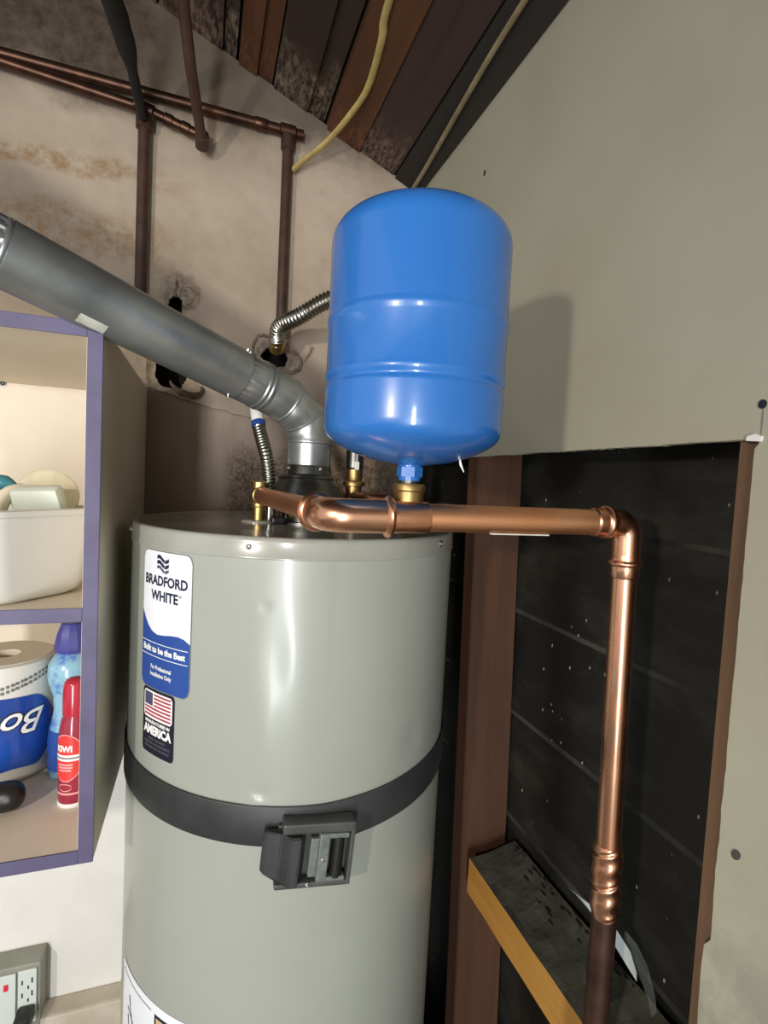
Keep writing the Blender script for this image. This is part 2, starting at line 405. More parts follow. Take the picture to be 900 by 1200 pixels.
def strips(bm, fx0, fx1, ytop, ybot, fn, mi, n=24):
    """fill between two curves ytop(x), ybot(x) with n vertical strips (bends well round a cylinder)"""
    prev = None
    for i in range(n + 1):
        x = fx0 + (fx1 - fx0) * i / n
        a, b = bm.verts.new(fn(x, ytop(x))), bm.verts.new(fn(x, ybot(x)))
        if prev: bm.faces.new((prev[0], a, b, prev[1])).material_index = mi
        prev = (a, b)
def rr_top(w, h, r):
    def f(x):
        d = abs(x) - (w / 2 - r); return h / 2 - (r - math.sqrt(max(0, r * r - d * d)) if d > 0 else 0)
    return f

# ================================================================ THE SETTING
XW, YW = 0.519, 1.33                # right wall plane, back wall plane
def roof_z(x): return 2.374 - 0.41 * (x - XW)

# ---- floor
bm = bmesh.new(); box(bm, (-3.2, -3.2, -0.1), (0.9, 1.5, 0))
obj('floor', bm, M['concrete'], kind='structure')

# ---- back wall: white lower wall, brown board, proud stained plaster above
wb = bmesh.new()
box(wb, (-3.2, YW + 0.0, 0.0), (XW, YW + 0.12, 1.02))                      # white painted lower wall
wall_back = obj('wall_back', wb, M['white_wall'], kind='structure')
bm = bmesh.new(); box(bm, (-3.2, YW + 0.10, 1.02), (XW + 0.2, YW + 0.16, 3.9))
obj('wall_cavity_backing', bm, M['cavity'], wall_back, kind='structure')
def ledge_z(x):
    pts = [(-9, 1.80), (-0.40, 1.80), (-0.13, 1.795), (0.0, 1.762), (0.115, 1.742), (0.19, 1.757), (0.29, 1.775), (0.6, 1.775)]
    for (a, za), (b, zb) in zip(pts, pts[1:]):
        if a <= x <= b: return za + (zb - za) * (x - a) / (b - a)
    return 1.78
HOLES = [(-0.083, 1.832, 0.036, 0.034, 1), (-0.078, 1.985, 0.016, 0.028, 2), (0.155, 1.898, 0.030, 0.026, 3)]
def in_hole(x, z, grow=1.0):
    for cx, cz, a, b, s in HOLES:
        an = math.atan2(z - cz, x - cx); k = 1 + 0.22 * noise.noise(Vector((math.cos(an) * 1.7, math.sin(an) * 1.7, s * 3.1)))
        if ((x - cx) / a) ** 2 + ((z - cz) / b) ** 2 < (k * grow) ** 2: return True
    return False
def snap(bm):
    for v in bm.verts:
        for cx, cz, a, b, s in HOLES:
            dx, dz = v.co.x - cx, v.co.z - cz; an = math.atan2(dz, dx); f = math.hypot(dx / a, dz / b)
            k = 1 + 0.22 * noise.noise(Vector((math.cos(an) * 1.7, math.sin(an) * 1.7, s * 3.1)))
            if f < k and f > 0.2: v.co.x, v.co.z = cx + dx * k / f, cz + dz * k / f
bm = bmesh.new(); box(bm, (-3.2, YW + 0.012, 1.02), (-0.5, YW + 0.03, 1.83)); 
NX, NZ = 170, 110
grid = {}
for i in range(NX + 1):
    x = -0.5 + (XW + 0.5) * i / NX
    for j in range(NZ + 1):
        z = 1.02 + 0.83 * j / NZ; grid[i, j] = bm.verts.new((x, YW + 0.014 + 0.0015 * noise.noise(Vector((x * 9, 0, z * 9))), z))
for i in range(NX):
    for j in range(NZ):
        x = -0.5 + (XW + 0.5) * (i + 0.5) / NX; z = 1.02 + 0.83 * (j + 0.5) / NZ
        if not in_hole(x, z): bm.faces.new((grid[i, j], grid[i + 1, j], grid[i + 1, j + 1], grid[i, j + 1]))
for v in [v for v in bm.verts if not v.link_faces]: bm.verts.remove(v)
snap(bm)
obj('wall_board', bm, M['board_brown'], wall_back, True, kind='structure')
# stained plaster panel with broken holes
bm = bmesh.new()
NX, NZ = 210, 170; grid = {}
for i in range(NX + 1):
    x = -0.5 + (XW + 0.5) * i / NX
    z0 = ledge_z(x) + 0.004 * noise.noise(Vector((x * 40, 2, 0))); z1 = roof_z(x) + 0.004
    for j in range(NZ + 1):
        z = z0 + (z1 - z0) * j / NZ
        y = YW - 0.002 * noise.noise(Vector((x * 7, 0, z * 7))) - 0.0012 * noise.noise(Vector((x * 30, 5, z * 30)))
        for cx, cz, a, b, s in HOLES:
            d = math.hypot((x - cx) / (a * 1.9), (z - cz) / (b * 2.1))
            if d < 1.15: y += (0.009 if d < 0.9 else 0.004) * noise.noise(Vector((x * 70, s, z * 70))) + (0.004 if d < 0.75 else 0)
        grid[i, j] = (x, y, z)
vs = {k: bm.verts.new(p) for k, p in grid.items()}
for i in range(NX):
    for j in range(NZ):
        a, c = grid[i, j], grid[i + 1, j + 1]
        if not in_hole((a[0] + c[0]) / 2, (a[2] + c[2]) / 2): bm.faces.new((vs[i, j], vs[i + 1, j], vs[i + 1, j + 1], vs[i, j + 1]))
for v in [v for v in bm.verts if not v.link_faces]: bm.verts.remove(v)
snap(bm)
ge = bmesh.ops.extrude_face_region(bm, geom=list(bm.faces))
bmesh.ops.translate(bm, verts=[g for g in ge['geom'] if isinstance(g, bmesh.types.BMVert)], vec=(0, 0.013, 0))
slab_poly(bm, [(-3.2, 1.80), (-0.5, 1.80), (-0.5, roof_z(-0.5)), (-3.2, roof_z(-3.2))], YW, YW + 0.012, 'Y')
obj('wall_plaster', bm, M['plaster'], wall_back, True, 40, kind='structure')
# curled plaster lip under the lower hole
bm = bmesh.new(); pts = []
for k in range(15):
    a = R(185 + 200 * k / 14); pts.append((-0.048 + 0.036 * math.cos(a), YW - 0.004 - 0.006 * math.sin(k * 0.9) ** 2, 1.806 + 0.021 * math.sin(a) - 0.25 * (0.036 * math.cos(a))))
tube(bm, pts, [0.002 + 0.006 * math.sin(PI * k / 14) for k in range(15)], 8)
obj('plaster_lip', bm, M['debris'], wall_back, True, 60, kind='structure')
# lumpy plaster patch with cracks round the upper opening, and rough lumps round the hose opening
def lump_ring(cx, cz, a, b, r, a0, a1, n, mat, seed):
    bm = bmesh.new(); P = []; Q = []
    for k in range(n + 1):
        t = R(a0 + (a1 - a0) * k / n); w = noise.noise(Vector((k * 0.6, seed, 0)))
        P.append((cx + a * (1 + 0.15 * w) * math.cos(t), YW + 0.001, cz + b * (1 + 0.15 * w) * math.sin(t))); Q.append(r * (0.75 + 0.6 * noise.noise(Vector((k * 0.9, seed, 4)))))
    tube(bm, P, [max(0.0008, q) for q in Q], 8); return bm
obj('plaster_ridge', lump_ring(-0.090, 2.012, 0.036, 0.040, 0.0034, 20, 205, 26, 'plaster', 1), M['plaster'], wall_back, True, 60, kind='structure')
obj('plaster_ridge', lump_ring(-0.048, 2.018, 0.022, 0.030, 0.0040, -120, 200, 26, 'plaster', 2), M['plaster'], wall_back, True, 60, kind='structure')
obj('crack', lump_ring(-0.050, 2.016, 0.012, 0.020, 0.0022, -100, 120, 16, 'debris', 3), M['debris'], wall_back, True, 60, kind='structure')
bm = bmesh.new(); tube(bm, [(-0.077, YW, 2.052), (-0.075, YW - 0.001, 2.035), (-0.079, YW - 0.001, 2.02), (-0.076, YW, 2.008)], [0.001, 0.003, 0.002, 0.0022], 6); obj('crack', bm, M['debris'], wall_back, True, 60, kind='structure')
obj('plaster_ridge', lump_ring(0.128, 1.915, 0.026, 0.034, 0.0055, 40, 290, 22, 'plaster', 5), M['debris'], wall_back, True, 60, kind='structure')
obj('plaster_ridge', lump_ring(0.196, 1.892, 0.026, 0.026, 0.0060, -140, 110, 22, 'plaster', 6), M['debris'], wall_back, True, 60, kind='structure')
bm = bmesh.new(); tube(bm, [(0.226, YW - 0.004, 1.897), (0.238, YW - 0.010, 1.918), (0.243, YW - 0.012, 1.935)], [0.003, 0.0025, 0.0035], 6); obj('plaster_splinter', bm, M['plaster'], wall_back, True, 60, kind='structure')
# beige concrete curb at the foot of the back wall
bm = bmesh.new(); box(bm, (-3.2, YW - 0.05, 0.0), (XW, YW, 0.345), 0.006)
obj('baseboard_back', bm, M['curb'], kind='structure')

# ---- right wall: bare drywall with a cut-out that shows studs and tar paper
def wob(t, s): return 0.0012 * noise.noise(Vector((t * 17, s, 0))) + 0.0010 * noise.noise(Vector((t * 120, s, 3)))
out = [(-3.2, 0), (YW, 0), (YW, 0.3), (0.378, 0.3)]
z = 0.3
while z < 1.655:
    y = 0.371 + wob(z, 1) + (0.006 if z < 1.125 else 0); out.append((y, z)); z += 0.011
out.append((0.3665, 1.659))
y = 0.372
while y < YW - 0.01:
    out.append((y, 1.663 + wob(y, 2) * 1.3)); y += 0.009
out += [(YW, 1.664), (YW, roof_z(XW) + 0.003), (-3.2, roof_z(XW) + 0.003)]
bm = bmesh.new(); slab_poly(bm, out, XW, XW + 0.0127)
wall_right = obj('wall_right', bm, M['drywall'], kind='structure')
# studs, tar paper and fire block in the opening
def stud(y0, y1, lean, mat, x1=0.640):
    bm = bmesh.new()
    b = [(0.5325, y0, 0.02), (x1, y0, 0.02), (x1, y1, 0.02), (0.5325, y1, 0.02)]
    loft(bm, [[Vector(p) for p in b], [Vector((p[0], p[1] + lean, 2.36)) for p in b]])
    bmesh.ops.bevel(bm, geom=[e for e in bm.edges if abs((e.verts[0].co - e.verts[1].co).z) > 1], offset=0.002, segments=2, affect='EDGES')
    return obj('stud', bm, M[mat], wall_right, kind='structure')
stud(0.890, 0.932, 0.088, 'stud')
stud(0.358, 0.3975, 0.0, 'stud_pale')
XF = 0.657
def felt(z0, z1, y0, y1, lift, seed):
    bm = bmesh.new(); nx, nz = 60, 26; g = []
    for i in range(nx + 1):
        col = []
        for j in range(nz + 1):
            yy = y0 + (y1 - y0) * i / nx; t = j / nz; zz = z0 + (z1 - z0) * t + 0.02 * (yy - 0.6) * (1 - t)
            w = 0.006 * noise.noise(Vector((yy * 3 + zz * 5, seed, zz * 4))) + 0.003 * noise.noise(Vector((yy * 9 - zz * 7, seed, zz * 9)))
            col.append(bm.verts.new((XF - 0.001 - lift * (1 - t) + w * 0.5, yy, zz)))
        g.append(col)
    for i in range(nx):
        for j in range(nz): bm.faces.new((g[i][j], g[i + 1][j], g[i + 1][j + 1], g[i][j + 1])).material_index = 1 if j == 0 else 0
    ge = bmesh.ops.extrude_face_region(bm, geom=list(bm.faces))
    bmesh.ops.translate(bm, verts=[q for q in ge['geom'] if isinstance(q, bmesh.types.BMVert)], vec=(0.0012, 0, 0))
    return obj('tar_paper', bm, [M['felt'], M['felt_dust']], wall_right, True, 40, kind='structure')
felt(0.05, 0.92, 0.36, YW + 0.1, 0.006, 1); felt(0.885, 1.14, 0.36, YW + 0.1, 0.013, 2); felt(1.11, 1.36, 0.36, YW + 0.1, 0.013, 3)
felt(1.33, 1.56, 0.36, YW + 0.1, 0.013, 4); felt(1.53, 1.75, 0.36, YW + 0.1, 0.008, 5)
bm = bmesh.new(); box(bm, (XF + 0.012, 0.2, 0), (XF + 0.03, YW + 0.2, 2.4)); obj('sheathing', bm, M['cavity'], wall_right, kind='structure')
bm = bmesh.new(); box(bm, (XW + 0.02, YW + 0.105, 0), (XF + 0.02, YW + 0.13, 2.4)); obj('corner_panel', bm, M['felt'], wall_right, kind='structure')
# fire block: dusty top, yellow front edge
bm = bmesh.new(); nx = 40
prof = [(0.5325, 0.774), (0.5325, 0.845), (0.545, 0.846), (0.575, 0.849), (0.610, 0.855), (0.640, 0.862), (0.640, 0.774)]
rings = []
for i in range(nx + 1):
    yy = 0.3985 + (0.888 - 0.3985) * i / nx
    rings.append([Vector((px + (0.0015 * noise.noise(Vector((yy * 14, k, 0))) if k < 2 else 0), yy, pz + (0.004 * noise.noise(Vector((yy * 25, px * 60, 1))) if 2 <= k < 6 else 0))) for k, (px, pz) in enumerate(prof)])
loft(bm, rings)
for f in bm.faces:
    f.normal_update(); c = f.calc_center_median()
    f.material_index = 1 if c.z > 0.8445 else 0
obj('fire_block', bm, [M['block_edge'], M['block_top']], wall_right, False, kind='structure')
bm = bmesh.new(); random.seed(11)
for k in range(46):
    t = random.random(); yy = 0.88 - 0.34 * t; xx = random.choice((0.636, 0.634, 0.630, 0.612, 0.60)) + random.uniform(-0.008, 0.004); s = random.uniform(0.0012, 0.0042)
    r = bmesh.ops.create_icosphere(bm, subdivisions=1, radius=s, matrix=Matrix.Translation((xx, yy, 0.851 + (xx - 0.59) * 0.22)) @ Matrix.Diagonal((1, random.uniform(1.2, 4.0), 0.35, 1)))
obj('dirt_clumps', bm, M['rubble_dark'], wall_right, kind='stuff')
# nail heads, nail hole marks and the torn paper chip
def mark(y, z, a, b, mat, name, proud=0.0006, rot=0.0):
    bm = bmesh.new(); n = 14
    ring = [(y + a * math.cos(2 * PI * k / n) * math.cos(rot) - b * math.sin(2 * PI * k / n) * math.sin(rot), z + a * math.cos(2 * PI * k / n) * math.sin(rot) + b * math.sin(2 * PI * k / n) * math.cos(rot)) for k in range(n)]
    slab_poly(bm, ring, XW - proud, XW + 0.002); obj(name, bm, M[mat], wall_right, kind='structure')
mark(0.3665, 1.697, 0.0042, 0.0046, 'dark_steel', 'nail_head', 0.0012)
mark(0.352, 1.243, 0.0042, 0.0058, 'dark_steel', 'nail_head', 0.0010, 0.5)
mark(0.972, 2.240, 0.0035, 0.006, 'slot', 'nail_head', 0.0008)
mark(0.3655, 1.680, 0.0006, 0.014, 'grey_print', 'crack')
bm = bmesh.new()
slab_poly(bm, [(0.364, 1.660), (0.379, 1.6615), (0.378, 1.666), (0.370, 1.668), (0.363, 1.665)], XW - 0.0025, XW + 0.001)
obj('torn_paper', bm, M['white_wall'], wall_right, kind='structure')

# ---- roof: sheathing boards running front to back, seen from below
ceil = thing('ceiling', None, None, (0, 0, 0), kind='structure')
sl = math.atan(0.41)
def roof_board(x0, x1, mat, drop, th=0.02, y0=-3.2, y1=YW + 0.02):
    bm = bmesh.new(); rings = []
    for k in range(21):
        yy = y0 + (y1 - y0) * k / 20; w = 0.003 * noise.noise(Vector((yy * 2, x0 * 9, 0)))
        p = [(x0 + w, roof_z(x0 + w) - drop), (x1 + w, roof_z(x1 + w) - drop), (x1 + w, roof_z(x1 + w) + th), (x0 + w, roof_z(x0 + w) + th)]
        rings.append([Vector((a, yy, b)) for a, b in p])
    loft(bm, rings); return obj('roof_board', bm, M[mat], ceil, kind='structure')
roof_board(0.448, 0.517, 'plate_grey', 0.004)
roof_board(0.350, 0.443, 'roof_purple', 0.000)
roof_board(0.262, 0.346, 'roof_orange', 0.006)
roof_board(0.214, 0.256, 'roof_dark', -0.012, 0.03)
roof_board(0.127, 0.210, 'roof_dark', 0.0)
roof_board(0.088, 0.123, 'roof_orange', -0.006, 0.026)
roof_board(0.046, 0.087, 'roof_orange', 0.003)
roof_board(0.012, 0.040, 'roof_dark', -0.012, 0.03)
x = 0.008; k = 0
while x > -3.2:
    roof_board(x - 0.136, x, 'roof_dark' if k % 3 else 'roof_purple', 0.003 * (k % 2)); x -= 0.141; k += 1
bm = bmesh.new(); slab_poly(bm, [(-3.25, roof_z(-3.25) + 0.03), (0.7, roof_z(0.7) + 0.03), (0.7, roof_z(0.7) + 0.06), (-3.25, roof_z(-3.25) + 0.06)], -3.2, 1.5, 'Y')
obj('roof_deck', bm, M['cavity'], ceil, kind='structure')

# ================================================================ WATER HEATER
HC = Vector((0.169, 0.951, 0)); HR = 0.28
def hcyl(r, th, z): return Vector((HC.x + r * math.sin(th), HC.y - r * math.cos(th), z))
heater = thing('water_heater', 'tall grey cylindrical water heater with a dented jacket, standing in the corner', 'water heater', (HC.x, HC.y, 0))
DENTS = [(-18.6, 1.428, 0.0055, 0.0055, 0.0014), (-17.9, 1.172, 0.010, 0.009, 0.0028), (-19.5, 1.165, 0.01, 0.01, -0.002), (-14.5, 1.35, 0.020, 0.07, 0.0016), (-17, 1.26, 0.018, 0.06, -0.0014), (-33, 1.40, 0.025, 0.03, 0.0008), (10, 1.20, 0.03, 0.03, 0.001), (31, 1.21, 0.025, 0.02, 0.0018)]
def jr(th, z):
    r = HR
    for dth, dz, sx, sz, dep in DENTS:
        a = HR * ((th - R(dth) + PI) % (2 * PI) - PI)
        if abs(a) < 4 * sx and abs(z - dz) < 4 * sz: r -= dep * math.exp(-(a / sx) ** 2 - ((z - dz) / sz) ** 2)
    return r + 0.0006 * noise.noise(Vector((th * 3, z * 3, 0)))
bm = bmesh.new(); SEG = 288
zs = [0.04, 0.3, 0.6, 0.9, 1.05] + [1.06 + 0.0055 * k for k in range(int((1.492 - 1.06) / 0.0055) + 1)] + [1.4925]
loft(bm, [[hcyl(jr(2 * PI * k / SEG, z), 2 * PI * k / SEG, z) for k in range(SEG)] for z in zs])
obj('jacket', bm, M['jacket'], heater, True, 50)
bm = bmesh.new()
lathe(bm, [(0.2806, 1.4915), (0.2822, 1.4925), (0.2822, 1.494), (0.2814, 1.4955), (0.2812, 1.514), (0.2806, 1.518), (0.279, 1.5202), (0.276, 1.5212), (0.272, 1.5205), (0.262, 1.5185), (0.12, 1.519), (0.0, 1.519)][:-1] + [(0.001, 1.519)], (HC.x, HC.y, 0), (0, 0, 1), 160)
obj('lid', bm, M['lid'], heater, True, 50)
for a in (-78, -23.3, 41.8, 100): th = R(a); screw('screw', hcyl(0.2814, th, 1.5085), (math.sin(th), -math.cos(th), 0), 0.0036, heater)
bm = bmesh.new(); lathe(bm, [(0.285, 0.0), (0.285, 0.045), (0.28, 0.05)], (HC.x, HC.y, 0), (0, 0, 1), 96); obj('base_ring', bm, M['jacket'], heater, True)
# nipples and escutcheons through the lid
N1, N2 = Vector((0.093, 0.948, 0)), Vector((0.268, 0.951, 0))
for q in (N1, N2):
    bm = bmesh.new(); lathe(bm, [(0.0115, 1.515), (0.0115, 1.552)], q, seg=24); obj('nipple', bm, M['brass'], heater, True, label='brass nipple')
    bm = bmesh.new(); lathe(bm, [(0.030, 1.519), (0.030, 1.5215), (0.026, 1.523), (0.0118, 1.5232)], q, seg=32); obj('escutcheon', bm, M['lid'], heater, True)
# draft hood on four legs over the flue collar
FX = Vector((0.180, 0.948, 0))
bm = bmesh.new()
lathe(bm, [(0.072, 1.560), (0.074, 1.5615), (0.072, 1.566), (0.064, 1.585), (0.055, 1.5955), (0.0535, 1.600), (0.056, 1.602), (0.054, 1.606), (0.043, 1.609), (0.0395, 1.625), (0.038, 1.625), (0.041, 1.606), (0.052, 1.594), (0.061, 1.583), (0.0695, 1.5605)], FX, seg=64, cap=False)
hood = obj('draft_hood', bm, M['dark_steel'], heater, True, 40)
for a in (30, 120, 210, 300):
    p = FX + Vector((0.066 * math.cos(R(a)), 0.066 * math.sin(R(a)), 0)); bm = bmesh.new()
    box(bm, (-0.006, -0.001, 1.519), (0.006, 0.001, 1.572), 0, 0, Matrix.Translation(p) @ Matrix.Rotation(R(a + 90), 4, 'Z')); obj('hood_leg', bm, M['dark_steel'], hood)
bm = bmesh.new(); lathe(bm, [(0.055, 1.519), (0.055, 1.522), (0.042, 1.523), (0.040, 1.535), (0.036, 1.535)], FX, seg=48); obj('flue_collar', bm, M['dark_steel'], heater, True)
# small black gas-side wire clip seen beside the nipple on the lid
bm = bmesh.new()
box(bm, (0.112, 0.905, 1.519), (0.135, 0.93, 1.531), 0.003); obj('thermostat_clip', bm, M['black'], heater)

# ---- printed labels wrapped round the jacket
def on_jacket(th0, z0, lift):
    return lambda u, v: hcyl(HR + 0.0006 + lift, th0 + u / HR, z0 + v)
def label_base(bm, w, h, r, fn, mi, inset=0):
    f = rr_top(w, h, r); strips(bm, -w / 2, w / 2, f, lambda x: -f(x), fn, mi, 40)
# brand label
TH, ZC = R(-51.2), 1.3885; W_, H_ = 0.107, 0.198
bm = bmesh.new()
label_base(bm, W_ + 0.0024, H_ + 0.0024, 0.013, on_jacket(TH, ZC, 0.0), 2)
label_base(bm, W_, H_, 0.012, on_jacket(TH, ZC, 0.0002), 0)
def wave(x):
    t = (x + W_ / 2) / W_
    pts = [(0, 1.400), (0.07, 1.389), (0.16, 1.3785), (0.26, 1.3715), (0.38, 1.3685), (0.52, 1.3700), (0.66, 1.3725), (0.80, 1.3735), (0.90, 1.3715), (1, 1.3660)]
    for (a, za), (b, zb) in zip(pts, pts[1:]):
        if a <= t <= b + 1e-9: return za + (zb - za) * (t - a) / (b - a) - ZC
    return pts[-1][1] - ZC
fb = rr_top(W_, H_, 0.012)
strips(bm, -W_ / 2, W_ / 2, wave, lambda x: -fb(x), on_jacket(TH, ZC, 0.0004), 1, 40)
brand = obj('brand_label', bm, [M['label_white'], M['label_blue'], M['grey_print']], heater, False, label='white and blue brand label')
bm = bmesh.new(); fn = on_jacket(TH, ZC, 0.0007)
put2d(bm, text2d('BRADFORD', 0.0195, 0.0006), fn, 0, 0.094, (0.000, 1.4455 - ZC), 1.0)
put2d(bm, text2d('WHITE', 0.0195, 0.0006), fn, 0, 0.060, (0.000, 1.4240 - ZC), 1.0)
put2d(bm, text2d('®', 0.006), fn, 0, None, (0.034, 1.429 - ZC))
# waving flag mark: three wavy bars, broken on the right
def bars(bm, x0, x1, zc, h, mi, brk=None):
    wv = lambda x: zc + 0.0026 * math.sin((x - x0) / (x1 - x0) * 2 * PI + 0.4) - 0.10 * (x - x0)
    segs = [(x0, x1)] if not brk else [(x0, brk - 0.0006), (brk + 0.0006, x1)]
    for a, b in segs: strips(bm, a, b, lambda x: wv(x) + h / 2, lambda x: wv(x) - h / 2, fn, mi, 10)
bars(bm, -0.0165, 0.010, 1.4785 - ZC, 0.0052, 0, 0.001)
bars(bm, -0.0165, 0.010, 1.4710 - ZC, 0.0052, 0, 0.001)
bars(bm, -0.0165, 0.010, 1.4640 - ZC, 0.0042, 1, 0.001)
strips(bm, -W_ / 2 + 0.001, W_ / 2 - 0.003, lambda x: 1.3562 - ZC, lambda x: 1.3552 - ZC, fn, 2, 20)
strips(bm, -W_ / 2 + 0.001, W_ / 2 - 0.003, lambda x: 1.3368 - ZC, lambda x: 1.3358 - ZC, fn, 2, 20)
put2d(bm, text2d('Built to be the Best', 0.0125, 0.0005), fn, 2, 0.094, (-0.001, 1.3460 - ZC), 1.0)
put2d(bm, text2d('For Professional', 0.0085, 0.0002), fn, 2, 0.046, (-0.003, 1.3205 - ZC), 1.0)
put2d(bm, text2d('Installation Only', 0.0085, 0.0002), fn, 2, 0.048, (-0.003, 1.3105 - ZC), 1.0)
obj('lettering', bm, [M['navy_print'], M['flag_blue'], M['white_print']], brand, kind='stuff')
# flag label
TH, ZC = R(-53.0), 1.2395; W_, H_ = 0.075, 0.096
bm = bmesh.new(); label_base(bm, W_, H_, 0.006, on_jacket(TH, ZC, 0.0), 0)
flag = obj('flag_label', bm, M['label_black'], heater, label='black flag label')
bm = bmesh.new(); fn = on_jacket(TH, ZC, 0.0003); fn2 = on_jacket(TH, ZC, 0.0006)
fw_, fh_ = 0.067, 0.040; fz = 1.2640 - ZC
f = rr_top(fw_, fh_, 0.004); strips(bm, -fw_ / 2, fw_ / 2, lambda x: fz + f(x), lambda x: fz - f(x), fn, 0, 20)
for k in range(7):
    zt = fz + fh_ / 2 - 0.0025 - k * (fh_ - 0.005) / 6.7; x0 = -fw_ / 2 + 0.0025 + (0.024 if k < 4 else 0)
    strips(bm, x0, fw_ / 2 - 0.0025, lambda x: zt, lambda x: zt - 0.0028, fn2, 1, 14)
strips(bm, -fw_ / 2 + 0.0025, -fw_ / 2 + 0.0235, lambda x: fz + fh_ / 2 - 0.0025, lambda x: fz - 0.0012, fn2, 2, 8)
for i in range(5):
    for j in range(4): put2d(bm, poly2d([(0.0009 * math.cos(R(90 + 72 * q * 2)), 0.0009 * math.sin(R(90 + 72 * q * 2))) for q in range(5)]), on_jacket(TH, ZC, 0.0009), 3, None, (-fw_ / 2 + 0.0055 + 0.0038 * i, fz + 0.0150 - 0.0040 * j))
put2d(bm, text2d('MANUFACTURED IN', 0.0062, 0.0003), fn, 0, 0.058, (0, 1.2385 - ZC), 1.0)
put2d(bm, text2d('AMERICA', 0.0175, 0.0009), fn, 0, 0.066, (0, 1.2265 - ZC), 1.0)
for s, w, z in (('USING THE FINEST', 0.042, 1.2140), ('MATERIALS & COMPONENTS', 0.060, 1.2078), ('FROM AROUND THE WORLD', 0.058, 1.2016)):
    put2d(bm, text2d(s, 0.0048), fn, 3, w, (0, z - ZC), 1.0)
obj('lettering', bm, [M['white_print'], M['label_red'], M['flag_blue'], M['grey_print']], flag, kind='stuff')
# wide warning label low on the jacket
TH, ZC = R(-46), 0.700; W_, H_ = 0.265, 0.245
bm = bmesh.new(); label_base(bm, W_, H_, 0.008, on_jacket(TH, ZC, 0.0), 0)
low = obj('rating_label', bm, M['label_white'], heater, label='white rating label')
bm = bmesh.new(); fn = on_jacket(TH, ZC, 0.0004); fn2 = on_jacket(TH, ZC, 0.0007)
strips(bm, -0.020, 0.11, lambda x: 0.108, lambda x: -0.06, fn, 0, 24)
strips(bm, -0.016, 0.106, lambda x: 0.104, lambda x: -0.056, fn2, 1, 24)
strips(bm, -0.125, -0.028, lambda x: 0.110, lambda x: 0.1085, fn, 2, 16)
for x0, z0, x1, z1 in ((-0.095, 0.085, -0.088, 0.055), (-0.102, 0.062, -0.080, 0.050), (-0.088, 0.06, -0.072, 0.02), (-0.10, 0.05, -0.094, 0.015)):
    a = Vector((x0, z0, 0)); b = Vector((x1, z1, 0)); d = (b - a).normalized() * 0.0022; n_ = Vector((-d.y, d.x, 0))
    put2d(bm, ([(a + n_).to_2d()[:], (b + n_ * 0.4).to_2d()[:], (b - n_ * 0.4).to_2d()[:], (a - n_).to_2d()[:]], [(0, 1, 2, 3)]), fn, 3)
obj('print', bm, [M['label_black'], M['tan_print'], M['grey_print'], M['flag_blue']], low)

# ================================================================ SEISMIC STRAP
strap = thing('seismic_strap', 'black metal seismic strap with a buckle wrapped round the grey water heater', 'strap', (HC.x, HC.y, 1.07))
bm = bmesh.new(); seg = 160; hgt = 0.0555; rings = []
def strap_mid(th): return 1.1275 + 0.019 * abs(math.sin(th * 0.5)) ** 1.2 + 0.004 * max(0, math.sin(th))
sz = [-0.5, -0.46, 0.46, 0.5]
for k in range(seg):
    th = 2 * PI * k / seg; m = strap_mid((th + PI) % (2 * PI) - PI)
    prof = [(HR + 0.0012, -0.5), (HR + 0.0032, -0.5), (HR + 0.0040, -0.47), (HR + 0.0040, 0.47), (HR + 0.0032, 0.5), (HR + 0.0012, 0.5)]
    rings.append([hcyl(r, th, m + q * hgt) for r, q in prof])
loft(bm, rings, closed=True)
obj('band', bm, M['strap'], strap, True, 40)
# buckle: tapered cover, frame with rail, pale lever with a roller
BT = R(-4.0); BZ = 1.103
BMX = Matrix.Translation(hcyl(HR + 0.004, BT, BZ)) @ Matrix.Rotation(BT, 4, 'Z') @ Matrix.Rotation(R(4.0), 4, 'Y')
def bbox(bm, x0, x1, z0, z1, y0, y1, bev=0.002, mi=0): box(bm, (x0, -y1, z0), (x1, -y0, z1), bev, mi, BMX)
bm = bmesh.new()
bbox(bm, -0.040, 0.058, 0.028, 0.042, -0.002, 0.022, 0.003)        # top rail
bbox(bm, 0.052, 0.058, -0.046, 0.036, -0.002, 0.022, 0.002)        # right cheek
bbox(bm, -0.044, 0.056, -0.048, -0.040, -0.002, 0.020, 0.003)      # bottom rail
bbox(bm, -0.044, 0.056, -0.042, 0.030, -0.003, 0.004, 0.001)       # back plate
bk = obj('buckle', bm, M['buckle'], strap, False, label='dark grey buckle')
bm = bmesh.new()
sec = [(-0.064, 0.001), (-0.060, 0.009), (-0.040, 0.014), (-0.028, 0.026), (-0.016, 0.027), (-0.010, 0.014), (-0.006, 0.006), (-0.006, 0.001)]
A = [BMX @ Vector((a, -d, 0.026)) for a, d in sec]; B = [BMX @ Vector((a, -d, -0.032 if a < -0.045 else -0.041)) for a, d in sec]
loft(bm, [A, B]); bmesh.ops.bevel(bm, geom=list(bm.edges), offset=0.0015, segments=2, affect='EDGES')
obj('buckle_cover', bm, M['strap'], bk, False)
bm = bmesh.new()
bbox(bm, 0.010, 0.024, -0.038, 0.026, 0.010, 0.023, 0.002); bbox(bm, 0.010, 0.050, 0.020, 0.027, 0.008, 0.022, 0.002); bbox(bm, 0.010, 0.050, -0.040, -0.034, 0.008, 0.021, 0.002)
bbox(bm, 0.0, 0.012, -0.038, 0.016, 0.006, 0.014, 0.002)
for z in (-0.012, -0.010): pass
obj('buckle_lever', bm, M['buckle_pale'], bk, False, label='greenish grey lever')
bm = bmesh.new()
tube(bm, [BMX @ Vector((0.037, -0.013, -0.036)), BMX @ Vector((0.037, -0.013, 0.022))], 0.009, 16); obj('roller', bm, M['black'], bk, True)
for x, z in ((0.017, -0.006), (0.019, -0.006)): pass
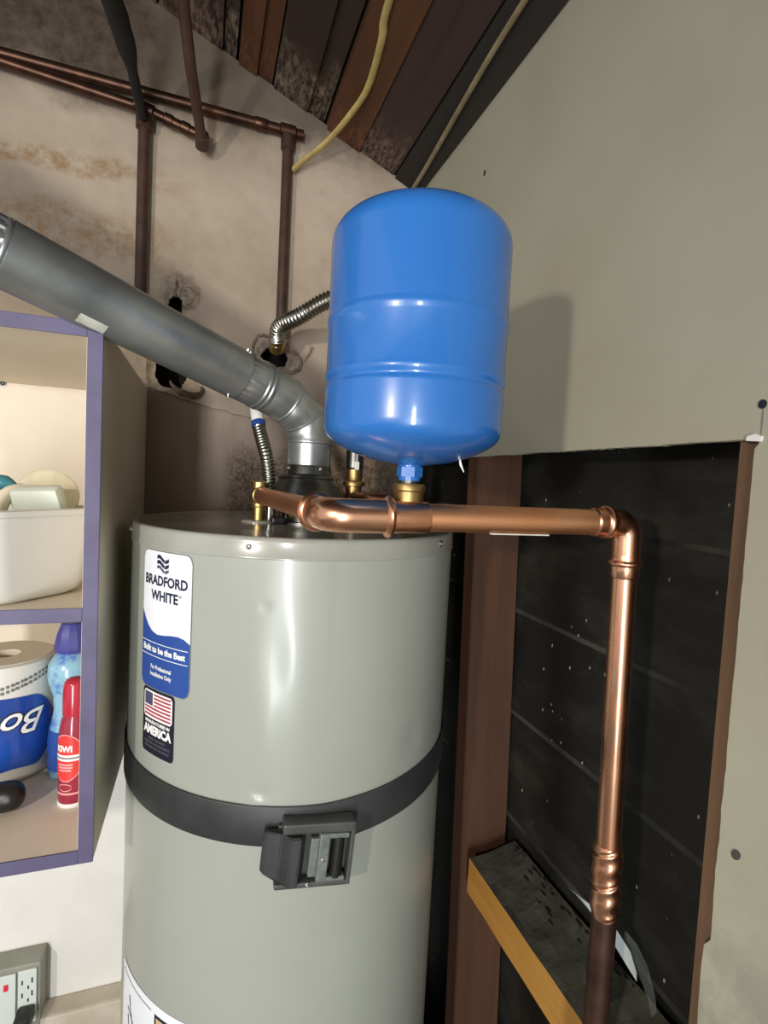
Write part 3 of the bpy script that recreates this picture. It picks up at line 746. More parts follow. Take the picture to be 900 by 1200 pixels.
screw('rivet', BMX @ Vector((0.017, -0.023, -0.008)), BMX.to_3x3() @ Vector((0, -1, 0)), 0.0018, bk)
screw('rivet', BMX @ Vector((0.0, -0.021, -0.042)), BMX.to_3x3() @ Vector((0, -1, 0)), 0.002, bk)

# ================================================================ VENT PIPE
VR = 0.0395
vent = thing('vent_pipe', 'grey galvanised vent pipe rising from the heater top across to the left', 'vent pipe', (FX.x, FX.y, 1.60))
J0 = Vector((0.172, 0.948, 1.665)); D1 = (Vector((-0.232, 0.730, 1.845)) - Vector((0.075, 0.896, 1.755))).normalized()
E1 = Vector((0.092, 0.905, 1.7500))
bm = bmesh.new(); lathe(bm, [(VR, 0.0), (VR, 0.012), *bead(VR, 0.018, 0.003, 0.0), (VR, 0.05), *bead(VR, 0.0615, 0.0035, 0.0018), (VR, 0.066)], (FX.x, FX.y, 1.605), seg=64)
first = obj('elbow_gore', bm, M['galv'], vent, True, 40)
# three mitred gores between the vertical collar and the slanting run
A0 = Vector((FX.x, FX.y, 1.668)); B0 = A0.copy()
P0, P1 = A0, E1
d0, d1 = Vector((0, 0, 1)), D1
def hermite(t):
    L = (P1 - P0).length * 1.15
    h = (2 * t ** 3 - 3 * t ** 2 + 1) * P0 + (t ** 3 - 2 * t ** 2 + t) * L * d0 + (-2 * t ** 3 + 3 * t ** 2) * P1 + (t ** 3 - t ** 2) * L * d1
    return h
def gore_ring(p, d, r, seg=56):
    ax = d0.cross(d1).normalized(); b = ax.cross(d).normalized()
    return [p + r * (math.cos(2 * PI * k / seg) * ax + math.sin(2 * PI * k / seg) * b) for k in range(seg)]
ts = [0, 0.34, 0.68, 1.0]
for a, b in zip(ts, ts[1:]):
    bm = bmesh.new(); pa, pb = hermite(a), hermite(b)
    ta = (hermite(a + 0.01) - hermite(a - 0.01)).normalized(); tb = (hermite(b + 0.01) - hermite(b - 0.01)).normalized()
    if b == 1.0: tb = D1
    L = (pb - pa).length
    rings = []
    for q, rr in ((0.0, VR), (0.04, VR + 0.002), (0.09, VR + 0.002), (0.13, VR), (0.5, VR), (0.97, VR), (1.0, VR - 0.0006)):
        rings.append(gore_ring(pa.lerp(pb, q), ta.lerp(tb, q).normalized(), rr))
    loft(bm, rings); obj('elbow_gore', bm, M['galv'], vent, True, 40)
# crimped collar of the elbow: double bead, then small crimps sliding under the run
bm = bmesh.new()
prof = [(VR, 0.0), *bead(VR, 0.007, 0.0035, 0.002), *bead(VR, 0.0155, 0.0035, 0.002), (VR, 0.045)]
rings = []; xa, ya = frame_of(D1)
for r, h in prof: rings.append([E1 + D1 * h + r * (math.cos(2 * PI * k / 96) * xa + math.sin(2 * PI * k / 96) * ya) for k in range(96)])
for h in (0.048, 0.056, 0.066): rings.append([E1 + D1 * h + (VR - 0.0012 + 0.0009 * (1 if k % 4 < 2 else -1)) * (math.cos(2 * PI * k / 96) * xa + math.sin(2 * PI * k / 96) * ya) for k in range(96)])
loft(bm, rings); obj('elbow_collar', bm, M['galv'], vent, True, 40)
S0 = E1 + D1 * 0.053
bm = bmesh.new(); LEN = 0.325
lathe(bm, [(VR + 0.0002, 0.0), (VR + 0.0012, 0.0008), (VR + 0.0008, 0.06), (VR + 0.0008, 0.2), (VR + 0.0008, LEN - 0.002), (VR + 0.0008, LEN), (VR - 0.0008, LEN)], S0, D1, 96)
obj('pipe_section', bm, M['galv_dull'], vent, True, 40)
# next joint at the far left: bead, crimps and the following section
S1 = S0 + D1 * LEN; bm = bmesh.new(); rings = []
for r, h in [(VR - 0.001, -0.002), *bead(VR - 0.0008, 0.004, 0.003, 0.0016)]: rings.append([S1 + D1 * h + r * (math.cos(2 * PI * k / 96) * xa + math.sin(2 * PI * k / 96) * ya) for k in range(96)])
for h in (0.009, 0.02, 0.034): rings.append([S1 + D1 * h + (VR - 0.0016 + 0.0012 * (1 if k % 6 < 3 else -1)) * (math.cos(2 * PI * k / 96) * xa + math.sin(2 * PI * k / 96) * ya) for k in range(96)])
loft(bm, rings); obj('crimped_end', bm, M['galv'], vent, True, 40)
bm = bmesh.new(); lathe(bm, [(VR + 0.001, 0.0), (VR + 0.001, 1.9)], S1 + D1 * 0.022, D1, 64); obj('pipe_section', bm, M['galv_dull'], vent, True)
xa_, ya_ = frame_of(D1)
def on_vent(h, ang, lift=0.0): 
    # angle measured round the run: 0 faces the room, 90 faces up
    side = D1.cross(Vector((0, 0, 1))).normalized(); side = -side if side.y > 0 else side
    upv = D1.cross(side).normalized(); upv = -upv if upv.z < 0 else upv
    n_ = math.cos(R(ang)) * side + math.sin(R(ang)) * upv
    return S0 + D1 * h + (VR + 0.001 + lift) * n_, n_
for h, a in ((0.006, 62), (0.010, -84), (0.004, 52)):
    p, n_ = on_vent(h, a); screw('screw', p, n_, 0.0026, vent)
for a in (-70, 20): th = R(a); screw('screw', FX + Vector((VR * math.sin(th), -VR * math.cos(th), 1.6185)), (math.sin(th), -math.cos(th), 0), 0.003, vent)
# tape tag on the underside edge of the run
bm = bmesh.new(); g = []
for i in range(7):
    row = []
    for j in range(5):
        p, n_ = on_vent(0.205 + 0.034 * i / 6 + 0.001 * math.sin(j * 3), -76 + 24 * j / 4, 0.0008); row.append(bm.verts.new(p))
    g.append(row)
for i in range(6):
    for j in range(4): bm.faces.new((g[i][j], g[i + 1][j], g[i + 1][j + 1], g[i][j + 1]))
tape = obj('tape_tag', bm, M['tape'], vent, True, label='whitish tape tag')

# ================================================================ EXPANSION TANK
TC = Vector((0.221, 0.551, 0)); TR = 0.100
tank = thing('expansion_tank', 'bright blue expansion tank standing on the copper pipe before the right wall', 'expansion tank', (TC.x, TC.y, 1.600))
prof = [(0.0125, 1.6040), (0.0125, 1.6215), (0.020, 1.6225), (0.045, 1.6265), (0.068, 1.6335), (0.084, 1.6415), (0.093, 1.6480), (0.0970, 1.6525), (0.0990, 1.6580), (0.0996, 1.664), (0.0998, 1.700),
        (0.0998, 1.7025), (0.0985, 1.7045), (0.0978, 1.7065), (0.0986, 1.7085), (0.1000, 1.7110), (0.1008, 1.7135), (0.1004, 1.7165), (0.0996, 1.7190), (0.0996, 1.7660), (0.1000, 1.7690), (0.1008, 1.7720), (0.1008, 1.7745), (0.0999, 1.7775), (0.0996, 1.7800), (0.0996, 1.858)]
for k in range(1, 17):
    a = R(90 * k / 16); prof.append((0.0996 * math.cos(a) ** 0.55 if k < 16 else 0.002, 1.858 + 0.037 * math.sin(a)))
bm = bmesh.new(); lathe(bm, prof, TC, seg=128); obj('shell', bm, M['blue'], tank, True, 60)
bm = bmesh.new(); lathe(bm, [(0.0148, 1.6085), (0.0148, 1.6195), (0.0130, 1.621)], TC, seg=6); obj('hex_neck', bm, M['blue'], tank)
bm = bmesh.new(); lathe(bm, [(0.0112, 1.592), (0.0122, 1.6005), (0.0122, 1.6085)], TC, seg=28); obj('threaded_stem', bm, M['dark_steel'], tank, True, label='grey steel stem')
# little loose seal hanging from the bottom of the tank
bm = bmesh.new(); p = Vector((0.268, 0.520, 1.6305)); tube(bm, [p, p + Vector((0.001, -0.001, -0.006)), p + Vector((0.005, -0.002, -0.014))], [0.0012, 0.0014, 0.0004], 8); obj('paint_drip', bm, M['white_print'], tank, True)

# ================================================================ NEW COPPER PIPE RUN
PR = 0.0158
run = thing('copper_pipe_run', 'new shiny copper pipe run from heater over to right and down', 'pipe', (TC.x, 0.54, 1.55))
HZ = 1.5625
C0 = Vector((0.128, 0.5455, HZ)); dH = Vector((0.995, -0.094, 0.006)).normalized()
TEE = C0 + dH * ((TC.x - C0.x) / dH.x); C1 = Vector((0.4995, 0.508, 1.5655))
dB = (Vector((N1.x, N1.y, 1.567)) - C0).normalized()
def fitting(prof, p, d, name, mat='copper', seg=36, **k):
    bm = bmesh.new(); lathe(bm, prof, p, d, seg); return obj(name, bm, M[mat], run, True, 40, **k)
def rod(a, b, r, name, mat='copper_pipe', seg=32, **k):
    bm = bmesh.new(); tube(bm, [a, b], r, seg); return obj(name, bm, M[mat], run, True, 40, **k)
# brass tee on the hot nipple
bm = bmesh.new(); lathe(bm, [(0.0145, 1.545), (0.0150, 1.547), (0.0150, 1.552), (0.0128, 1.5535), (0.0128, 1.578), (0.0150, 1.5795), (0.0150, 1.590), (0.0115, 1.5915)], N1, seg=28)
tb = Vector((N1.x, N1.y, 1.567)); lathe(bm, [(0.0115, 0.0), (0.0125, 0.010), (0.0160, 0.012), (0.0160, 0.022), (0.0140, 0.0235)], tb, -dB, 28)
obj('brass_tee', bm, M['brass'], run, True, 40, label='brass tee')
rod(tb - dB * 0.018, C0 + dB * 0.04, 0.0145, 'pipe', 'copper_pipe')
# first elbow with rolled beads at both mouths
bm = bmesh.new(); pth = fillet([C0 + dB * 0.046, C0, C0 + dH * 0.060], 0.036, 12)
tube(bm, resample(pth, 0.003), 0.0188, 36); obj('elbow_fitting', bm, M['copper'], run, True, 40)
fitting([(0.0155, -0.004), *bead(0.0188, 0.0, 0.005, 0.0048), (0.0188, 0.010)][:6] + [(0.0188, 0.008)], C0 + dB * 0.046, -dB, 'bead_ring')
fitting([(0.0188, -0.009), (0.0188, -0.006), *bead(0.0188, 0.0, 0.0048, 0.0050), (0.0165, 0.006)], C0 + dH * 0.066, dH, 'bead_ring')
# tee collar under the tank
fitting([(0.0158, -0.024), (0.0184, -0.0225), (0.0184, -0.016), (0.0178, -0.010), (0.0178, 0.0160), (0.0170, 0.0185), (0.0158, 0.0190)], TEE, dH, 'tee_fitting')
rod(C0 + dH * 0.06, C1 - dH * 0.030, PR, 'pipe')
bm = bmesh.new(); lathe(bm, [(0.0135, 1.560), (0.0140, 1.578), (0.0172, 1.5795), (0.0172, 1.5915), (0.0188, 1.5930), (0.0190, 1.5975), (0.0178, 1.6005), (0.0120, 1.6010)], TC, seg=36); obj('brass_adapter', bm, M['brass_dull'], run, True, 40, label='dull brass adapter')
# strip of pale tape under the pipe
bm = bmesh.new(); a0 = C0 + dH * 0.188; b0 = C0 + dH * 0.262
box(bm, (0, -0.004, -0.0008), ((b0 - a0).length, 0.003, 0.0008), 0, 0, Matrix.Translation(a0 + Vector((0, -0.004, -PR - 0.0002))) @ dH.to_track_quat('X', 'Z').to_matrix().to_4x4()); obj('tape_strip', bm, M['tape'], run, label='pale tape strip')
# second elbow, turning down
V1 = Vector((0.5085, 0.5065, 1.145)); dV = (V1 - C1).normalized()
bm = bmesh.new(); tube(bm, resample(fillet([C1 - dH * 0.034, C1, C1 + dV * 0.052], 0.024, 12), 0.0025), 0.0172, 36); obj('elbow_fitting', bm, M['copper'], run, True, 40)
fitting([(0.0158, -0.018), (0.0176, -0.016), (0.0178, -0.006), *bead(0.0178, 0.0, 0.0050, 0.0034), (0.0172, 0.009)], C1 - dH * 0.032, dH, 'bead_ring')
fitting([(0.0172, -0.010), (0.0176, -0.007), *bead(0.0176, 0.0, 0.0038, 0.0030), (0.0174, 0.006), (0.0176, 0.016), (0.0158, 0.019)], C1 + dV * 0.050, dV, 'bead_ring')
rod(C1 + dV * 0.05, V1, 0.0152, 'pipe', 'copper')
# wrung coupling: spiral ridges round a slightly thicker sleeve
bm = bmesh.new(); xa, ya = frame_of(dV); rings = []; L = 0.098
for i in range(91):
    h = L * i / 90; e = min(1, h / 0.008, (L - h) / 0.008); ring = []
    for k in range(64):
        a = 2 * PI * k / 64; w = ((a / (2 * PI) - h / 0.046) % 1.0) - 0.5
        ring.append(V1 + dV * (h - 0.004) + (0.0160 + e * (0.0022 + 0.0007 * math.cos(2 * PI * w * 2) - 0.0032 * math.exp(-(w / 0.055) ** 2))) * (math.cos(a) * xa + math.sin(a) * ya))
    rings.append(ring)
loft(bm, rings); obj('twisted_coupling', bm, M['copper'], run, True, 60)
V2 = V1 + dV * 0.090; rod(V2, Vector((0.512, 0.512, 0.02)), 0.0158, 'pipe', 'copper_old', label='old dark brown pipe')

# ================================================================ COLD CONNECTION with brass valve stack + branch
cold = thing('brass_valve', 'small brass valve stack on the heater lid behind the copper elbow', 'valve', (N2.x, N2.y, 1.55))
bm = bmesh.new(); lathe(bm, [(0.0145, 1.548), (0.0175, 1.552), (0.0175, 1.572), (0.0150, 1.577), (0.0150, 1.590), (0.0205, 1.5915), (0.0210, 1.599), (0.0200, 1.6005), (0.0150, 1.602), (0.0160, 1.606), (0.0160, 1.622), (0.0130, 1.6245)], N2, seg=32)
obj('valve_body', bm, M['brass_dull'], cold, True, 40)
bm = bmesh.new(); tube(bm, fillet([(N2.x, N2.y - 0.012, 1.571), (N2.x, 0.86, 1.571), (0.338, 0.80, 1.571)], 0.03), 0.0105, 20); obj('branch_pipe', bm, M['copper_mid'], cold, True, 40, label='tarnished copper branch')
bm = bmesh.new(); box(bm, (N2.x - 0.006, N2.y - 0.022, 1.622), (N2.x + 0.003, N2.y - 0.019, 1.637), 0.001); tube(bm, [(N2.x - 0.0015, N2.y - 0.0205, 1.636), (N2.x - 0.0015, N2.y - 0.0205, 1.655)], 0.001, 6); obj('tag', bm, M['white_print'], cold, label='white tag')

# ================================================================ FLEX HOSES
def corrugated(name, label, path, r, pitch, root, nutpos=None):
    t = thing(name, label, 'hose', root)
    pts = resample(catmull(path, 14), pitch / 4)
    rad = [r * (1 - 0.2 * (0.5 - 0.5 * math.cos(2 * PI * i / 4))) for i in range(len(pts))]
    bm = bmesh.new(); tube(bm, pts, rad, 18); obj('corrugated_tube', bm, M['hose_steel'], t, True, 80)
    return t
hA = corrugated('flexible_hose', 'corrugated steel hose curving from the broken wall hole to behind blue tank', [(0.152, 1.262, 1.918), (0.151, 1.225, 1.945), (0.186, 1.17, 1.958), (0.245, 1.12, 1.990), (0.31, 1.06, 1.985), (0.335, 1.0, 1.88), (0.300, 0.955, 1.74), (0.268, 0.951, 1.665)], 0.0190, 0.0085, (0.152, 1.262, 1.905))
bm = bmesh.new(); d = Vector((0, -0.6, 0.55)).normalized(); lathe(bm, [(0.015, -0.03), (0.0165, -0.028), (0.0165, -0.018), (0.0190, -0.016), (0.0190, 0.002), (0.0165, 0.004), (0.0165, 0.010)], (0.152, 1.258, 1.922), d, 12); obj('hose_nut', bm, M['brass'], hA, True, 30, label='brass nut')
bm = bmesh.new(); lathe(bm, [(0.0150, 1.624), (0.0165, 1.626), (0.0165, 1.660), (0.0135, 1.664)], N2, seg=24); obj('hose_end', bm, M['dark_steel'], hA, True, 30)
hB = corrugated('flexible_hose', 'thin corrugated steel hose dropping behind the vent elbow to a brass tee', [(0.096, 1.035, 1.694), (0.1015, 1.017, 1.668), (0.1075, 0.998, 1.640), (0.113, 0.990, 1.605), (0.116, 0.987, 1.57), (0.116, 0.985, 1.545)], 0.0128, 0.0065, (0.116, 0.985, 1.519))
bm = bmesh.new(); tube(bm, catmull([(0.088, 1.085, 1.775), (0.0895, 1.07, 1.755), (0.0925, 1.048, 1.722), (0.0950, 1.038, 1.700)], 8), 0.0125, 18); obj('white_sleeve', bm, M['white_print'], hB, True, 60, label='white plastic sleeve')
bm = bmesh.new(); lathe(bm, [(0.0134, 0.0), (0.0136, 0.002), (0.0136, 0.010), (0.0134, 0.012)], (0.0955, 1.0365, 1.696), Vector((-0.05, 0.36, 0.75)), 20); obj('blue_band', bm, M['label_blue'], hB, True, label='blue band')
bm = bmesh.new(); lathe(bm, [(0.0115, 1.517), (0.0140, 1.519), (0.0140, 1.548), (0.0115, 1.550)], (0.116, 0.985, 0), seg=20); obj('hose_end', bm, M['steel'], hB, True, 30)

# ================================================================ OLD PIPES ON THE BACK WALL
def pipe_thing(name, label, cat, path, r, mat, rings=(), group=None, rad=0.02, parts=None):
    t = thing(name, label, cat, path[0], group)
    bm = bmesh.new(); tube(bm, resample(fillet(path, rad), 0.02), r, 20); obj('pipe', bm, M[mat], t, True, 50)
    for p, d, rr, L in rings:
        bm = bmesh.new(); lathe(bm, [(r, -L), (rr, -L * 0.85), (rr, L * 0.85), (r, L)], p, d, 20); obj('coupling', bm, M[parts or mat], t, True, 40)
    return t
pipe_thing('water_pipe', 'upper of two old copper pipes level along the stained plaster', 'pipe', [(-2.6, YW - 0.022, 2.436), (0.163, YW - 0.022, 2.430), (0.20, YW - 0.022, 2.430)], 0.0115, 'copper_wall', [((0.10, YW - 0.022, 2.430), (1, 0, 0), 0.0135, 0.016), ((0.163, YW - 0.022, 2.430), (1, 0, 0), 0.0155, 0.02)])
pipe_thing('water_pipe', 'lower of two old copper pipes, ending below the brown overhead pipe', 'pipe', [(-2.6, YW - 0.034, 2.402), (-0.45, YW - 0.034, 2.411), (-0.150, YW - 0.034, 2.389), (-0.030, YW - 0.034, 2.362)], 0.0105, 'copper_wall', [((-0.150, YW - 0.034, 2.389), (1, 0, -0.22), 0.014, 0.022), ((-0.10, YW - 0.034, 2.378), (1, 0, -0.22), 0.0125, 0.010), ((-0.065, YW - 0.034, 2.370), (1, 0, -0.22), 0.0125, 0.010)])
pipe_thing('riser_pipe', 'brown vertical pipe on plaster, left one, dropping behind the grey vent', 'pipe', [(-0.150, YW - 0.021, 2.385), (-0.150, YW - 0.021, 1.90)], 0.0125, 'brown_iron', [((-0.150, YW - 0.021, 2.368), (0, 0, 1), 0.0175, 0.016)])
pipe_thing('riser_pipe', 'brown vertical pipe on plaster, right one, ending above the hose nut', 'pipe', [(0.164, YW - 0.021, 2.425), (0.164, YW - 0.021, 1.945)], 0.0122, 'brown_iron', [((0.164, YW - 0.021, 2.405), (0, 0, 1), 0.0165, 0.018)])
t = thing('drain_pipe', 'thick black wrapped pipe coming overhead down to the pipe joint', 'pipe', (-0.154, YW - 0.05, 2.37))
bm = bmesh.new(); pts = resample(catmull([(-0.152, YW - 0.045, 2.362), (-0.156, 1.24, 2.378), (-0.163, 1.16, 2.396), (-0.172, 1.08, 2.404), (-0.178, 1.03, 2.404), (-0.20, 0.80, 2.40), (-0.24, 0.4, 2.40), (-0.3, -0.3, 2.40)], 8), 0.012)
rad = [0.0095 + 0.0085 * max(0, min(1, (1.19 - p.y) / 0.05)) + 0.0015 * noise.noise(p * 30) for p in pts]
tube(bm, pts, rad, 20); obj('pipe', bm, M['black_drain'], t, True, 60)
bm = bmesh.new(); p = Vector((-0.170, 1.150, 2.395)); lathe(bm, [(0.003, -0.008), (0.007, -0.006), (0.007, 0.006), (0.003, 0.008)], p, (0.3, 1, -0.2), 12); obj('clamp', bm, M['dark_steel'], t, True)
pipe_thing('overhead_pipe', 'slim brown pipe dropping from the roof to an elbow beside plaster', 'pipe', [(-0.030, YW - 0.034, 2.346), (-0.0285, 1.27, 2.336), (-0.050, 1.14, 2.390), (-0.066, 1.03, 2.455), (-0.10, 0.80, 2.52)], 0.0108, 'brown_iron', [((-0.0285, 1.275, 2.340), (0, 0.7, -0.2), 0.0150, 0.018)])

# ================================================================ CABLES
def cable(label, path, r, mat, flat=0.6):
    t = thing('electrical_cable', label, 'cable', path[0]); bm = bmesh.new(); tube(bm, resample(catmull(path, 10), 0.012), r, 10, flat=flat); obj('jacket', bm, M[mat], t, True, 60)
cable('yellow cable looping from the dark roof boards to the right riser pipe', [(0.178, 1.312, 2.345), (0.196, 1.30, 2.362), (0.250, 1.268, 2.405), (0.290, 1.20, 2.438), (0.306, 1.12, 2.448), (0.296, 1.00, 2.452), (0.284, 0.93, 2.456), (0.27, 0.6, 2.468), (0.26, -0.4, 2.472)], 0.0082, 'cable_yellow')
cable('cream cable running straight along the roof beside the right drywall', [(0.492, 1.325, 2.372), (0.486, 1.20, 2.374), (0.470, 0.96, 2.380), (0.462, 0.78, 2.384), (0.455, 0.4, 2.387), (0.45, -0.5, 2.390)], 0.0058, 'cable_cream')

# ================================================================ CABINET
CX1, CX0, CY0, CY1 = -0.132, -0.86, 0.778, 1.318
cab = thing('wall_cabinet', 'open cream cabinet with purple painted front edges beside the water heater', 'cabinet', ((CX0 + CX1) / 2, CY1, 1.053))
def cpart(name, lo, hi, mat, parent=cab, bev=0.0008, label=None):
    bm = bmesh.new(); box(bm, lo, hi, bev); return obj(name, bm, M[mat], parent, label=label)
sp = cpart('side_panel', (CX1 - 0.018, CY0 + 0.001, 1.053), (CX1, CY1, 1.789), 'cab_side')
cpart('side_panel', (CX0, CY0 + 0.001, 1.053), (CX0 + 0.018, CY1, 1.789), 'cab_side')
cpart('inner_lining', (CX1 - 0.0195, CY0 + 0.002, 1.0715), (CX1 - 0.0181, CY1 - 0.01, 1.7705), 'cab_white')
cpart('top_panel', (CX0 + 0.018, CY0 + 0.001, 1.771), (CX1 - 0.018, CY1, 1.789), 'cab_white')
cpart('bottom_panel', (CX0 + 0.018, CY0 + 0.001, 1.053), (CX1 - 0.018, CY1, 1.071), 'cab_white')
cpart('shelf', (CX0 + 0.018, CY0 + 0.001, 1.393), (CX1 - 0.0196, CY1 - 0.011, 1.411), 'cab_white')
cpart('back_panel', (CX0 + 0.018, CY1 - 0.010, 1.071), (CX1 - 0.018, CY1, 1.771), 'cab_white')
for lo, hi in (((CX1 - 0.0185, CY0 - 0.0012, 1.0525), (CX1 + 0.0004, CY0 + 0.002, 1.7895)), ((CX0, CY0 - 0.0012, 1.0525), (CX0 + 0.018, CY0 + 0.002, 1.7895)),
               ((CX0 + 0.018, CY0 - 0.0012, 1.7705), (CX1 - 0.0185, CY0 + 0.002, 1.7895)), ((CX0 + 0.018, CY0 - 0.0012, 1.0525), (CX1 - 0.0185, CY0 + 0.002, 1.0715)), ((CX0 + 0.018, CY0 - 0.0012, 1.3925), (CX1 - 0.0185, CY0 + 0.002, 1.4115))):
    cpart('edge_band', lo, hi, 'purple', label='purple painted edge')
screw('screw', (-0.408, CY1 - 0.0105, 1.768), (0, -1, 0), 0.0045, cab, 'dark_steel')

# ---- white tub on the upper shelf with its contents
tubc = Vector((-0.308, 0.912, 1.411)); TA = math.atan2(0.78, 0.62)
tub = thing('storage_tub', 'white plastic tub with a rounded corner on the upper cabinet shelf', 'tub', tubc)
TM = Matrix.Translation(tubc) @ Matrix.Rotation(TA, 4, 'Z')
bm = bmesh.new()
def tring(hx, hy, r, z): return [TM @ Vector((a, b, z)) for a, b in rrect(hx * 2, hy * 2, r, 8)]
loft(bm, [tring(0.070, 0.112, 0.04, 0.0), tring(0.080, 0.122, 0.042, 0.006), tring(0.086, 0.128, 0.040, 0.02), tring(0.092, 0.134, 0.036, 0.118), tring(0.096, 0.138, 0.038, 0.120), tring(0.0965, 0.1385, 0.038, 0.127), tring(0.093, 0.135, 0.036, 0.129), tring(0.089, 0.131, 0.034, 0.124), tring(0.084, 0.126, 0.034, 0.02), tring(0.07, 0.11, 0.03, 0.008)])
obj('shell', bm, M['tub'], tub, True, 40)
t = obj('d', bmesh.new(), M['teal']); bpy.data.objects.remove(t)
bm = bmesh.new(); tube(bm, catmull([(-0.400, 0.955, 1.552), (-0.355, 0.948, 1.566), (-0.305, 0.935, 1.572), (-0.270, 0.925, 1.568)], 6), [0.002 + 0.0125 * min(1, (18 - k) / 3 + 0.1) if k > 14 else 0.0145 for k in range(19)], 16, flat=0.8)
obj('bottle_cap_end', bm, M['teal'], None, True, 60, 'teal rounded bottle end lying in the tub at the photo edge', 'bottle', origin=(-0.36, 0.95, 1.55)).name = 'teal_bottle'
bm = bmesh.new(); c = Vector((-0.226, 0.915, 1.555)); n_ = Vector((0.25, -0.9, 0.35))
lathe(bm, [(0.004, -0.010), (0.036, -0.010), (0.041, -0.006), (0.042, 0.0), (0.040, 0.005), (0.034, 0.008), (0.004, 0.009)], c, n_, 36)
obj('foam_disc', bm, M['cream_pl'], None, True, 40, 'round cream foam disc sticking up out of the white tub', 'sponge', origin=c)
bm = bmesh.new(); box(bm, (-0.034, -0.012, -0.026), (0.034, 0.012, 0.026), 0.008, 0, Matrix.Translation((-0.226, 0.872, 1.545)) @ Matrix.Rotation(R(-12), 4, 'Z') @ Matrix.Rotation(R(24), 4, 'X') @ Matrix.Rotation(R(-4), 4, 'Y'))
obj('plastic_box', bm, M['pale_box'], None, True, 40, 'pale greenish plastic box leaning before the cream disc in the tub', 'box', origin=(-0.226, 0.872, 1.53))
bm = bmesh.new(); tube(bm, catmull([(-0.279, 0.868, 1.48), (-0.276, 0.868, 1.53), (-0.266, 0.872, 1.556), (-0.250, 0.885, 1.566)], 6), [0.017] * 10 + [0.017 - 0.0008 * k for k in range(9)], 14, flat=0.6)
obj('folded_cloth', bm, M['pale_cloth'], None, True, 60, 'folded cream cloth at the left of the pale box in the tub', 'cloth', origin=(-0.276, 0.868, 1.48))

# ---- wrapped paper towel roll, print upside down
RC = Vector((-0.318, 1.045, 1.071)); RR = 0.079
roll = thing('paper_towel_roll', 'paper roll in plastic wrap with upside-down white script on blue', 'paper roll', RC)
bm = bmesh.new(); prof = [(0.072, 0.0), (0.077, 0.003), (RR, 0.01), (RR, 0.185), (0.0765, 0.197), (0.070, 0.200), (0.024, 0.199)]
rings = []
for r, h in prof: rings.append([RC + Vector((r * math.sin(2 * PI * k / 80), -r * math.cos(2 * PI * k / 80), h)) * 1.0 + Vector((0, 0, 0)) for k in range(80)])
loft(bm, rings, cap=False); obj('wrapped_roll', bm, M['wrap'], roll, True, 50)
bm = bmesh.new(); lathe(bm, [(0.021, 0.005), (0.021, 0.196), (0.022, 0.1995), (0.070, 0.2005), (0.0712, 0.1995), (0.023, 0.1985)], RC, seg=48, cap=False); obj('paper_end', bm, M['tissue'], roll, True, 40, label='cream paper end')
bm = bmesh.new(); lathe(bm, [(0.0215, 0.01), (0.0215, 0.19), (0.020, 0.19), (0.020, 0.01)], RC, seg=32, cap=False); obj('core', bm, M['cab_side'], roll, True)
def on_roll(th0, z0, lift): return lambda u, v: RC + Vector(((RR + lift) * math.sin(th0 + u / RR), -(RR + lift) * math.cos(th0 + u / RR), z0 + v))
bm = bmesh.new(); fn = on_roll(0, 0.0, 0.0012)
wB = 0.185
def bt(x): d = (x + wB / 2) / wB; return 0.148 - 0.006 * abs(2 * d - 1) ** 2 - (0.040 * max(0, (x - 0.060) / 0.045) ** 2)
def bb(x): return 0.020 + 0.010 * max(0, x / 0.105) + 0.05 * max(0, (x - 0.065) / 0.040) ** 2 + 0.004 * math.sin(x * 60)
strips(bm, -0.12, 0.105, bt, bb, fn, 0, 60); obj('print_panel', bm, M['pack_blue'], roll, True, 60, label='glossy blue print panel')
# script lettering turned upside down: white with a dark outline
flip = lambda VF: ([(-a, -b) for a, b in VF[0]], VF[1])
bm = bmesh.new()
put2d(bm, flip(text2d('Bounty', 0.054, 0.0026, 0.4)), on_roll(0, 0, 0.0018), 0, 0.172, (-0.004, 0.104), 1.0)
put2d(bm, flip(text2d('Bounty', 0.054, 0.0004, 0.4)), on_roll(0, 0, 0.0024), 1, 0.167, (-0.004, 0.104), 1.0)
obj('lettering', bm, [M['navy_print'], M['white_print']], roll, kind='stuff')
bm = bmesh.new(); random.seed(3); fn = on_roll(0, 0, 0.001)
x = -0.03
while x < 0.10:
    w = random.uniform(0.002, 0.006); z = 0.152 + 0.036 * (x + 0.03) / 0.13
    for dz in (0.0, -0.008):
        strips(bm, x, x + w, lambda q: z + dz + 0.0025, lambda q: z + dz - 0.0025, fn, 0, 1)
    x += w + random.uniform(0.001, 0.003)
obj('seam_print', bm, M['grey_print'], roll, kind='stuff')
# ---- black rounded case
bm = bmesh.new(); tube(bm, catmull([(-0.335, 0.905, 1.088), (-0.295, 0.902, 1.092), (-0.262, 0.898, 1.095), (-0.247, 0.896, 1.097)], 6), [0.016, 0.017, 0.018, 0.019, 0.020, 0.021, 0.021, 0.022, 0.022, 0.022, 0.022, 0.0215, 0.021, 0.020, 0.019, 0.017, 0.0145, 0.011, 0.003], 18)
obj('black_case', bm, M['black'], None, True, 60, 'black rounded case before the paper roll on the lower shelf', 'case', origin=(-0.28, 0.9, 1.072))
